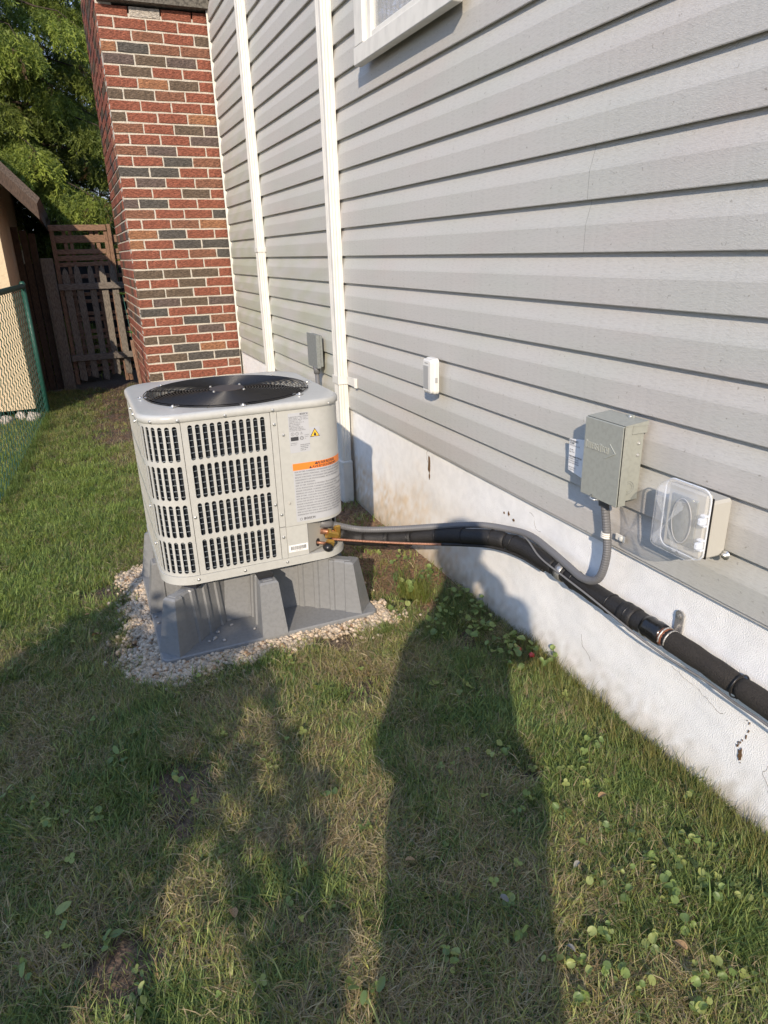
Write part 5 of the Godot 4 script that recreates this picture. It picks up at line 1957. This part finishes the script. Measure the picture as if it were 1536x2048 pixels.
	shell(p, 0.064, 0.036, -0.020, -0.033, 0.013, 0.004)
	part("case", p, M.sensor_white, q)
	p = MB.new()
	p.box(Vector3(-0.0335, -0.004, -0.004), Vector3(0.003, 0.088, 0.042), 0.001)
	part("face", p, M.sensor_grey, q)
	p = MB.new()
	p.box(Vector3(-0.0335, 0.050, -0.002), Vector3(0.002, 0.004, 0.026), 0.0008)
	p.box(Vector3(-0.012, -0.012, 0.041), Vector3(0.01, 0.02, 0.004), 0.001)
	part("latch", p, M.sensor_grey, q)

func shell(p: MB, hy: float, hz: float, x0: float, x1: float, r: float, inset: float) -> void:     # rounded slab standing off the wall
	var a := rr(-hz, hz, -hy, hy, r, 6)
	var n := a.size()
	var lv := [[0.0, x0], [0.0, lerpf(x0, x1, 0.7)], [-inset - 0.003, x1]]
	for i in n:
		var j := (i + 1) % n
		for l in 2:
			var q := []
			for e in [[i, l], [j, l], [j, l + 1], [i, l + 1]]:
				var w: Vector2 = a[e[0]][0] + a[e[0]][1] * lv[e[1]][0]
				q.append(Vector3(lv[e[1]][1], w.y, w.x))
			p.oq(q[0], q[1], q[2], q[3], Vector3((x0 + x1) / 2, 0, 0))
		var wa: Vector2 = a[i][0] + a[i][1] * lv[2][0]
		var wb: Vector2 = a[j][0] + a[j][1] * lv[2][0]
		p.ot(Vector3(x1, 0, 0), Vector3(x1, wa.y, wa.x), Vector3(x1, wb.y, wb.x), Vector3(0.1, 0, 0))

func bubble(w: Node3D) -> void:
	var p := MB.new(0)
	var a := rr(-0.062, 0.056, -0.068, 0.088, 0.020, 7)
	var n := a.size()
	for th in [0.0]:
		var lv := [[0.004, -0.070], [0.0035, -0.084], [0.0015, -0.097], [-0.003, -0.108], [-0.009, -0.1165], [-0.017, -0.122], [-0.026, -0.1248], [-0.034, -0.1258]]
		for i in n:
			var j := (i + 1) % n
			for l in lv.size() - 1:
				var q := []
				for e in [[i, l], [j, l], [j, l + 1], [i, l + 1]]:
					var b: Vector2 = a[e[0]][0] + a[e[0]][1] * minf(lv[e[1]][0], 0.004)
					q.append(Vector3(lv[e[1]][1], b.y, b.x))
				var cen := Vector3(-0.09, 0, 0)
				p.oq(q[0], q[1], q[2], q[3], cen)
			var wa: Vector2 = a[i][0] + a[i][1] * -0.034
			var wb: Vector2 = a[j][0] + a[j][1] * -0.034
			p.ot(Vector3(-0.1264, 0.01, -0.003), Vector3(-0.1258, wa.y, wa.x), Vector3(-0.1258, wb.y, wb.x), Vector3(-0.05, 0, 0))
	part("clear_bubble", p, M.clear, w)
	# moulded bead along the rim and the oval rib on the face
	p = MB.new(0)
	var bead := []
	for q in a:
		bead.append(Vector3(-0.073, q[0].y + q[1].y * 0.004, q[0].x + q[1].x * 0.004))
	p.tube(bead, 0.0019, 6, false, true)
	part("moulded_rib", p, M.clear_thick, w)

# ---------------------------------------------------------------- ground cover
func gravel() -> void:
	var r := RandomNumberGenerator.new()
	r.seed = 21
	var kinds := []
	for k in 6:
		var mb := MB.new(0)
		lump(mb, Vector3(0.0078, 0.0056, 0.0066), 40 + k, 8, 5)
		kinds.append(mb.done())
	var xfs := [[], [], [], [], [], []]
	var cols := [[], [], [], [], [], []]
	var made := 0
	while made < 11000:
		var x := r.randf_range(-0.2, 1.0)
		var z := r.randf_range(-3.05, -1.9)
		var g := gravel_here(x, z)
		if pad_dist(x, z) < -0.01: continue
		if g < 0.0 and r.randf() > 0.10 * smoothstep(-0.09, 0.0, g): continue
		if g < 0.03 and r.randf() < 0.4: continue
		if bare_here(x, z) > 0.7 and r.randf() < 0.75: continue
		var k := r.randi() % 6
		var s := 0.5 + 0.9 * pow(r.randf(), 1.4)
		var bs := Basis.from_euler(Vector3(r.randf() * 1.2, r.randf() * TAU, r.randf() * 1.2)).scaled(Vector3.ONE * s)
		xfs[k].append(Transform3D(bs, Vector3(x, -0.010 + r.randf() * 0.014, z)))
		var t := r.randf_range(0.65, 1.12)
		var c := Color(0.64, 0.50, 0.35).lerp(Color(0.55, 0.47, 0.37), r.randf()) * t
		if r.randf() < 0.08: c = Color(0.34, 0.22, 0.13) * t
		c.a = 1
		cols[k].append(c)
		made += 1
	for k in 6:
		var o := scatter("gravel", kinds[k], M.pebble, xfs[k], cols[k])
		o.set_meta("label", "pale pebble gravel bed spread round the grey stand")
	# single stones lying on the stand's base plate
	for q in [[0.085, -2.42], [0.088, -2.37], [0.105, -2.33], [0.115, -2.35], [0.11, -2.23], [0.098, -2.19], [0.093, -2.17], [0.102, -2.155], [0.118, -2.28], [0.235, -2.155], [0.252, -2.158], [0.258, -2.168], [0.275, -2.205], [0.33, -2.235], [0.285, -2.14], [0.40, -2.17], [0.10, -2.27]]:
		var o := MeshInstance3D.new()
		o.name = numbered("pebble")
		o.mesh = kinds[r.randi() % 6]
		o.material_override = M.pebble_single if M.has("pebble_single") else single_pebble()
		add_child(o, true)
		o.position = Vector3(q[0], 0.0215, q[1])
		o.rotation = Vector3(0, r.randf() * TAU, 0)
		o.scale = Vector3.ONE * r.randf_range(0.7, 1.15)
		tag(o, "loose pebble on the stand's base plate, " + ("along its left edge beside the gravel" if q[0] < 0.10 else "left of the front-left rib" if q[0] < 0.15 else "in the tray between front-left and front-centre ribs"), "pebble", "pebbles on the stand's base")

func single_pebble() -> Material:
	M.pebble_single = mat(lin(0.36, 0.34, 0.31), 0.85)
	return M.pebble_single

func clump_mesh(sd: int, blades: int, rad: float, h0: float, h1: float, lean0: float, lean1: float, wd: float) -> ArrayMesh:
	var r := RandomNumberGenerator.new()
	r.seed = sd
	var mb := MB.new(0)
	for b in blades:
		var a := r.randf() * TAU
		var base := Vector3(cos(a), 0, sin(a)) * rad * sqrt(r.randf())
		var yaw := r.randf() * TAU
		var h := r.randf_range(h0, h1)
		var lean := r.randf_range(lean0, lean1)
		var out := Vector3(cos(yaw), 0, sin(yaw))
		var lat := Vector3(-sin(yaw), 0, cos(yaw)) * wd * r.randf_range(0.5, 1.5)
		lat += Vector3.UP * lat.length() * r.randf_range(-0.5, 0.5)
		var prev := []
		var p := base
		var shade := r.randf_range(0.72, 1.25)
		var warm := r.randf()
		mb.col = Color(shade * (1.0 + warm * 0.25), shade * (1.0 + 0.03 * warm), shade * (1.0 - warm * 0.2))
		for i in 5:
			var t := i / 4.0
			var ang := lean * (0.35 + 0.9 * t)
			var w := lat * (1.0 - t * t * 0.98)
			var cur := [p - w, p + w]
			if i:
				if i == 4:
					mb.tri(prev[0], prev[1], p)
				else:
					mb.quad(prev[0], prev[1], cur[1], cur[0])
			prev = cur
			p += (out * sin(ang) + Vector3.UP * cos(ang)) * h / 4.0
			p.y = maxf(p.y, 0.002)
	return mb.done()

func grass() -> void:
	var r := RandomNumberGenerator.new()
	r.seed = 77
	var green := []
	var straw := []
	var tall := []
	for k in 5:
		green.append(clump_mesh(300 + k, 15, 0.034, 0.018, 0.050, 0.65, 1.7, 0.0011))
		straw.append(clump_mesh(400 + k, 13, 0.042, 0.02, 0.065, 1.2, 1.75, 0.0008))
	var broad := []
	for k in 3:
		broad.append(clump_mesh(600 + k, 5, 0.03, 0.045, 0.10, 1.0, 1.65, 0.0017))
		tall.append(clump_mesh(500 + k, 12, 0.02, 0.05, 0.12, 0.2, 1.0, 0.0009))
	var sets := {"green": [green, [[], [], [], [], []], [[], [], [], [], []]], "straw": [straw, [[], [], [], [], []], [[], [], [], [], []]], "tall": [tall, [[], [], []], [[], [], []]], "broad": [broad, [[], [], []], [[], [], []]]}
	var put := func(kind: String, x: float, z: float, s: float, c: Color) -> void:
		var S: Array = sets[kind]
		var k: int = r.randi() % S[0].size()
		var comb := fn.get_noise_2d(x * 1.6 + 90, z * 1.6) * 7.0 + r.randfn() * 0.8
		var bs := Basis(Vector3.UP, comb).scaled(Vector3(s, s * r.randf_range(0.8, 1.15), s))
		S[1][k].append(Transform3D(bs, Vector3(x, height(x, z) - 0.002, z)))
		c.a = 1
		S[2][k].append(c)
	for zone in [[-0.75, 1.262, -2.4, 0.35, 52000], [-0.75, 1.262, -4.4, -2.4, 24000], [-0.9, 1.262, -7.8, -4.4, 18000], [-2.8, -0.75, -6.8, 0.6, 12000]]:
		for i in zone[4]:
			var x := r.randf_range(zone[0], zone[1])
			var z := r.randf_range(zone[2], zone[3])
			if gravel_here(x, z) > r.randf_range(-0.02, 0.035): continue
			if pad_dist(x, z) < 0.01: continue
			if z < -5.95 and x > 0.44: continue
			var b := bare_here(x, z)
			if r.randf() < b * 0.93: continue
			var n := fn.get_noise_2d(x * 2.1 + 11, z * 2.1)
			var n2 := fn.get_noise_2d(x * 6.5 - 30, z * 6.5)
			# lush to the left and along the wall, thin and strawy in the middle
			var dry := clampf(0.50 + n * 0.9 + n2 * 0.8, 0.0, 1.0)
			dry = lerpf(dry, dry * 0.45, smoothstep(0.80, 1.02, x) * smoothstep(-1.75, -1.5, z))
			dry = lerpf(dry, dry * 0.3, smoothstep(0.15, -0.1, x) * smoothstep(-2.3, -2.8, z))
			dry = minf(1.0, dry + 0.42 * smoothstep(0.42, 0.15, absf(x - 0.40)) * smoothstep(-2.2, -1.8, z) * (0.6 + n2))
			if z < -4.8: dry = minf(1.0, dry + 0.15)
			var v := r.randf_range(0.7, 1.3)
			if r.randf() < dry * 0.62:
				var c := Color(0.46, 0.38, 0.23).lerp(Color(0.22, 0.175, 0.105), r.randf()) * v
				put.call("straw", x, z, r.randf_range(0.8, 1.2), c)
			else:
				var c := Color(0.150, 0.215, 0.058).lerp(Color(0.32, 0.325, 0.115), clampf(dry + r.randf_range(-0.3, 0.3), 0, 1)) * v
				if z > -2.6 and r.randf() < 0.022: put.call("broad", x, z, r.randf_range(0.5, 1.0), c)
				c = c.lerp(Color(0.24, 0.33, 0.075) * v, 0.65 * smoothstep(-2.3, -2.9, z) * smoothstep(-6.2, -4.8, z))
				if r.randf() < 0.2: c = Color(0.080, 0.140, 0.046) * v
				put.call("green", x, z, r.randf_range(0.75, 1.2), c)
	# long uncut grass against the wall and beside the stand
	for i in 620:
		var z := r.randf_range(-1.75, 0.2)
		var x := 1.255 - pow(r.randf(), 1.6) * 0.10
		put.call("tall", x, z, r.randf_range(0.5, 0.95), Color(0.14, 0.20, 0.05).lerp(Color(0.30, 0.27, 0.11), r.randf()) * r.randf_range(0.7, 1.2))
	for i in 55:
		var a := r.randf() * TAU
		var d := sqrt(r.randf()) * 0.055
		put.call("tall", 1.06 + cos(a) * d, -2.22 + sin(a) * d * 1.6, r.randf_range(0.6, 1.1), Color(0.12, 0.17, 0.034).lerp(Color(0.21, 0.22, 0.05), r.randf()) * r.randf_range(0.7, 1.2))
	for i in 260:
		var t := r.randf()
		var x := lerpf(-0.56, -0.386, t) + r.randf_range(-0.06, 0.05)
		put.call("tall", x, lerpf(-4.13, -6.56, t), r.randf_range(0.6, 1.2), Color(0.09, 0.15, 0.034) * r.randf_range(0.7, 1.3))
	for kind in sets:
		for k in sets[kind][0].size():
			var o := scatter("lawn_grass", sets[kind][0][k], M.blade, sets[kind][1][k], sets[kind][2][k])
			o.set_meta("label", {"green": "short green lawn grass", "straw": "dry straw lying in the lawn", "tall": "long uncut grass along the foundation", "broad": "coarse broad grass blades in the lawn"}[kind])
	# needle litter on the bare bed behind the unit
	var nm := MB.new()
	nm.hexa([Vector3(-0.014, 0, -0.0008), Vector3(0.014, 0, -0.0008), Vector3(0.014, 0, 0.0008), Vector3(-0.014, 0, 0.0008), Vector3(-0.014, 0.001, -0.0005), Vector3(0.014, 0.001, -0.0005), Vector3(0.014, 0.001, 0.0005), Vector3(-0.014, 0.001, 0.0005)])
	var xf := []
	var cs := []
	for i in 9000:
		var x := r.randf_range(0.0, 1.26)
		var z := r.randf_range(-7.6, -2.1)
		if z > -4.4 and x < 0.84: continue
		if z < -5.95 and x > 0.44: continue
		xf.append(Transform3D(Basis.from_euler(Vector3(r.randf_range(-0.3, 0.3), r.randf() * TAU, r.randf_range(-0.3, 0.3))), Vector3(x, height(x, z) + 0.004, z)))
		cs.append(Color(0.30, 0.18, 0.09).lerp(Color(0.13, 0.08, 0.045), r.randf()))
	var ln := scatter("needle_litter", nm.done(), M.blade, xf, cs)
	ln.set_meta("label", "dry brown needles on the bare soil bed")

func weeds() -> void:
	var r := RandomNumberGenerator.new()
	r.seed = 55
	var lv := []
	for k in 4:
		lv.append(round_leaf(0.0125, Color(1, 1, 1), 0.2 + 0.35 * k))
	lv.append(leaf_mesh(0.034, 0.018, 0.35, Color(1, 1, 1), true))
	var stem := MB.new(0)
	stem.tube([Vector3.ZERO, Vector3(0.004, 0.02, 0.002), Vector3(0.003, 0.036, 0)], 0.0007, 4, false)
	var stm := stem.done()
	var tones := []
	for q in [[0.12, 0.175, 0.045], [0.16, 0.22, 0.060], [0.10, 0.15, 0.048], [0.23, 0.26, 0.080]]:
		var m := mat(lin(q[0], q[1], q[2]), 0.5)
		m.backlight_enabled = true
		m.backlight = lin(0.3, 0.36, 0.1)
		tones.append(m)
	var spots := [[1.11, -1.18, 5], [1.02, -1.11, 7], [0.85, -0.99, 5], [0.93, -0.93, 6], [0.97, -0.88, 5], [1.08, -0.83, 5], [1.19, -0.92, 3], [0.96, -0.81, 7], [0.88, -0.82, 5], [1.02, -0.79, 4], [1.01, -0.73, 5], [0.94, -0.75, 4], [1.04, -0.68, 4], [0.92, -0.71, 6], [0.83, -0.76, 5], [0.80, -0.81, 4], [1.00, -0.69, 4], [1.10, -0.65, 4], [0.90, -0.65, 3], [0.81, -0.66, 5], [0.74, -0.71, 4], [0.62, -0.71, 3], [0.65, -0.68, 4], [0.71, -0.65, 5], [0.62, -0.63, 6], [0.73, -0.60, 4], [0.81, -0.53, 3], [0.93, -0.54, 4], [0.81, -1.06, 5], [0.86, -1.25, 5], [0.81, -1.23, 4], [0.76, -1.03, 3], [0.62, -0.85, 2], [0.58, -0.78, 3], [0.44, -0.79, 4], [0.90, -0.57, 4], [0.84, -0.58, 3]]
	var left := [[-0.31, -1.56, 5], [-0.36, -1.62, 4], [-0.26, -1.47, 6], [-0.16, -1.46, 5], [-0.09, -1.64, 4], [-0.24, -1.16, 1], [-0.29, -1.10, 3], [-0.10, -0.94, 3], [-0.10, -0.99, 2], [-0.15, -1.11, 2], [0.08, -1.21, 2], [0.41, -1.14, 3], [0.27, -1.45, 2], [0.58, -1.68, 1], [-0.23, -1.19, 1], [0.03, -1.52, 2], [0.28, -0.79, 3], [0.38, -1.30, 2]]
	var wall := [[1.18, -2.31, 6], [1.05, -2.23, 5], [1.01, -1.90, 6], [1.105, -1.78, 7], [1.19, -1.665, 7], [1.216, -1.554, 6], [1.13, -1.63, 6], [1.17, -1.72, 6], [1.13, -2.5, 3], [1.20, -1.95, 7], [1.21, -2.10, 6], [1.08, -2.0, 6], [1.15, -1.86, 7], [0.93, -2.06, 4]]
	var groups := [[spots, "round-leaved ground ivy sprig growing in the lawn at the lower right", "ground ivy in the sunny lawn"], [left, "broad-leaved weed sprig in the shaded lawn at the left", "weeds in the shaded lawn"], [wall, "leafy weed growing at the foot of the white foundation", "weeds along the foundation"]]
	for gi in 3:
		for q in groups[gi][0]:
			var n := "ground_ivy" if gi == 0 else "broadleaf_weed" if gi == 1 else "wall_weed"
			var cnt: String = ["", "one big leaf", "two-leaf", "three-leaf", "four-leaf", "five-leaf", "six-leaf", "dense seven-leaf"][q[2]]
			var place := ""
			if gi == 0:
				place = "close under the white foundation" if q[0] > 1.03 else "in the long shadow" if q[0] < 0.75 and q[1] > -0.9 else "right of the long shadow" if q[0] < 0.88 else "in the sunny lawn at the lower right"
				place += ", at the picture's bottom" if q[1] > -0.66 else ", farther back" if q[1] < -0.98 else ""
			elif gi == 1:
				place = "beside the bare earth patch at the far left" if q[0] < -0.2 and q[1] < -1.3 else "at the left edge of the lawn, nearest the viewer" if q[0] < -0.05 else "in the thin grass left of the long shadow" if q[1] > -1.35 else "in the shaded grass in front of the grey stand"
			else:
				place = "on the brown soil between stand and foundation" if q[1] < -2.15 else "against the foundation foot below the pipe" if q[0] > 1.15 else "a step out from the foundation below the pipe"
			var t := thing(n, cnt + [" ground ivy sprig ", " broad-leaved weed ", " leafy weed "][gi] + place, "weed", groups[gi][2], Vector3(q[0], height(q[0], q[1]), q[1]))
			for k in (q[2] + (6 if gi == 2 else 3) if q[2] > 1 else 1):
				var a := r.randf() * TAU
				var d := r.randf_range(0.004, 0.024 if gi < 2 else 0.05)
				var hh := r.randf_range(0.022, 0.044) if gi < 2 else r.randf_range(0.03, 0.085)
				var o := MeshInstance3D.new()
				o.name = "leaf"
				o.mesh = lv[r.randi() % 4] if gi != 1 or r.randf() < 0.5 else lv[4]
				o.material_override = tones[r.randi() % 4]
				t.add_child(o, true)
				o.position = Vector3(cos(a) * d, hh, sin(a) * d)
				o.rotation = Vector3(r.randf_range(-0.7, 0.7), r.randf() * TAU, r.randf_range(-0.7, 0.7))
				o.scale = Vector3.ONE * r.randf_range(0.35, 0.8) * (1.4 if q[2] == 1 or gi == 2 else 1.0)
				var s := MeshInstance3D.new()
				s.name = "stem"
				s.mesh = stm
				s.material_override = tones[2]
				t.add_child(s, true)
				s.position = Vector3(cos(a) * d, 0, sin(a) * d)
				s.scale = Vector3(1, hh / 0.036, 1)
	# mock strawberries among the wall weeds
	for q in [[1.165, 0.030, -1.635], [1.190, 0.022, -1.595]]:
		var mb := MB.new(0)
		lump(mb, Vector3(0.009, 0.009, 0.009), 3)
		var o := part("red_berry", mb, M.brand_red)
		o.position = Vector3(q[0], q[1], q[2])
		tag(o, "small red berry among the weeds beside the foundation" + (", nearer the lawn" if q[0] < 1.17 else ", nearer the wall"), "berry")
	for q in [[0.80, -0.86, "grey-white curled leaf scrap in the long shadow, nearer the right edge"], [0.60, -0.86, "grey-white leaf scrap in the middle of the long shadow"], [0.66, -0.72, "pale leaf scrap near the bottom of the long shadow"], [0.33, -1.62, "tan fallen leaf on the thin grass in front of the stand"], [0.09, -1.04, "brown curled fallen leaf in the lit grass patch at lower left"], [0.46, -1.02, "small dry leaf left of the long shadow"], [0.97, -1.0, "yellow fallen leaf in the sunny grass near the foundation"], [0.86, -0.62, "brown fallen leaf at the lower right"], [0.05, -2.02, "dry leaf at the front left of the gravel bed"], [-0.12, -2.38, "dry brown leaf left of the gravel bed"], [-0.16, -2.55, "withered leaf on the bare soil left of the stand"]]:
		var lf := part("fallen_leaf", leaf_mesh(0.034, 0.02, 0.9, Color(1, 1, 1), true), [M.dead_leaf, M.dead_leaf_pale][0 if not q[2].begins_with("grey") and not q[2].begins_with("pale") else 1])
		lf.position = Vector3(q[0], height(q[0], q[1]) + 0.034, q[1])
		lf.rotation = Vector3(r.randf_range(-0.4, 0.4), r.randf() * TAU, r.randf_range(-0.4, 0.4))
		lf.scale = Vector3.ONE * r.randf_range(0.45, 0.85)
		tag(lf, q[2], "leaf", "fallen leaves on the lawn")
	# clover-like leaves too many to pick apart
	var xf := []
	var cs := []
	for i in 1900:
		var x := r.randf_range(-0.7, 1.24)
		var z := r.randf_range(-4.0, -0.35)
		if i % 5 == 0: z = r.randf_range(-7.6, -4.0)
		if pad_dist(x, z) < 0.1: continue
		var n := fn.get_noise_2d(x * 4.0 + 70, z * 4.0)
		if r.randf() > clampf(0.12 + n * 1.6 + 0.45 * smoothstep(0.75, 1.0, x) * smoothstep(-1.5, -1.0, z) + 0.5 * smoothstep(0.95, 1.2, x) * smoothstep(-1.4, -1.7, z) + 0.35 * smoothstep(0.0, -0.3, x) * smoothstep(-1.3, -1.5, z) * smoothstep(-2.0, -1.7, z) + 0.4 * smoothstep(-4.5, -5.5, z), 0, 1): continue
		var s := r.randf_range(0.5, 0.95)
		xf.append(Transform3D(Basis.from_euler(Vector3(r.randf_range(-0.5, 0.5), r.randf() * TAU, r.randf_range(-0.5, 0.5))).scaled(Vector3.ONE * s), Vector3(x, height(x, z) + r.randf_range(0.018, 0.036), z)))
		cs.append(Color(0.15, 0.21, 0.050).lerp(Color(0.28, 0.31, 0.085), r.randf()) * r.randf_range(0.75, 1.2))
	var tr := MB.new(0)
	for k in 3:
		var a := TAU * k / 3.0
		var c := Vector3(cos(a) * 0.0075, 0, sin(a) * 0.0075)
		for e in 9:
			var t0 := TAU * e / 9.0
			var t1 := TAU * (e + 1) / 9.0
			tr.col = Color(1, 1, 1) * (0.92 + 0.16 * (e % 2))
			tr.ot(c + Vector3(0, -0.0012, 0), c + Vector3(cos(t0), 0.18 * cos(t0 - a), sin(t0)) * 0.0068, c + Vector3(cos(t1), 0.18 * cos(t1 - a), sin(t1)) * 0.0068, c + Vector3(0, -1, 0))
	tr.tube([Vector3.ZERO, Vector3(0.002, -0.02, 0.001), Vector3(0, -0.045, 0.003)], 0.0006, 4, false)
	var lo := scatter("clover_leaves", tr.done(), M.leaf, xf, cs)
	lo.set_meta("label", "small round clover leaves scattered through the lawn")

# ---------------------------------------------------------------- photographer, behind the camera; his shadow falls into the picture
func photographer() -> void:
	var at := Vector3(-0.18, 0, 0.415)
	var t := thing("person", "person in dark jacket and trousers taking the photograph with a phone", "person", "", at)
	var V := func(x: float, y: float, z: float) -> Vector3: return Vector3(x, y, z)
	var mb := MB.new(0)
	var bones := [
		[Vector3(-0.10, 0.06, 0.02), Vector3(-0.10, 0.46, -0.01), 0.048, 0.068], [Vector3(-0.10, 0.46, -0.01), Vector3(-0.09, 0.84, 0.0), 0.072, 0.100],
		[Vector3(0.12, 0.06, 0.0), Vector3(0.11, 0.46, -0.03), 0.048, 0.068], [Vector3(0.11, 0.46, -0.03), Vector3(0.09, 0.84, 0.0), 0.072, 0.100],
		[Vector3(-0.10, 0.04, 0.04), Vector3(-0.11, 0.035, -0.12), 0.04, 0.034], [Vector3(0.12, 0.04, 0.02), Vector3(0.135, 0.035, -0.14), 0.04, 0.034],
		[Vector3(-0.075, 0.86, 0.0), Vector3(0.075, 0.86, 0.0), 0.125, 0.125], [Vector3(0, 0.88, 0.0), Vector3(0, 1.16, 0.0), 0.145, 0.15],
		[Vector3(-0.10, 1.20, 0.0), Vector3(0.12, 1.23, 0.0), 0.110, 0.110], [Vector3(0.01, 1.28, -0.01), Vector3(0.01, 1.45, -0.04), 0.060, 0.052],
		[Vector3(0.01, 1.51, -0.06), Vector3(0.01, 1.585, -0.06), 0.090, 0.088], [Vector3(0.01, 1.47, -0.10), Vector3(0.01, 1.49, -0.115), 0.045, 0.04], [Vector3(0.01, 1.535, -0.145), Vector3(0.01, 1.518, -0.158), 0.012, 0.014],
		[Vector3(-0.08, 1.54, -0.055), Vector3(-0.085, 1.52, -0.05), 0.018, 0.014], [Vector3(0.10, 1.54, -0.055), Vector3(0.105, 1.52, -0.05), 0.018, 0.014],
		[Vector3(-0.17, 1.21, 0.0), Vector3(-0.19, 0.98, -0.06), 0.060, 0.050], [Vector3(-0.19, 0.98, -0.06), Vector3(0.085, 1.19, -0.30), 0.048, 0.034],
		[Vector3(0.19, 1.27, 0.0), Vector3(0.275, 1.10, -0.10), 0.066, 0.054], [Vector3(0.275, 1.10, -0.10), Vector3(0.295, 1.22, -0.30), 0.050, 0.034]]
	# palms and fingers on the phone
	for sd in [[Vector3(0.085, 1.19, -0.30), 1.0], [Vector3(0.295, 1.22, -0.30), -1.0]]:
		var w: Vector3 = sd[0]
		var k: float = sd[1]
		bones.append([w, w + Vector3(0.03 * k, 0.05, -0.02), 0.030, 0.028])
		for f in 4:
			var b := w + Vector3(0.035 * k, 0.035 + f * 0.018, -0.03)
			bones.append([b, b + Vector3(0.022 * k, 0.012, -0.018), 0.010, 0.009])
			bones.append([b + Vector3(0.022 * k, 0.012, -0.018), b + Vector3(0.040 * k, 0.014, -0.008), 0.009, 0.008])
		bones.append([w + Vector3(0.0, 0.03, 0.005), w + Vector3(0.035 * k, 0.065, 0.02), 0.012, 0.010])
	sdf_body(mb, bones, 0.016, 0.03)
	part("body", mb, M.jacket, t)
	var ph := MB.new()
	ph.box(Vector3(0.19, 1.262, -0.340), Vector3(0.15, 0.072, 0.008), 0.003)
	var phone := part("phone", ph, M.black)
	phone.position = at
	tag(phone, "dark phone held up in both hands to take the picture", "phone")
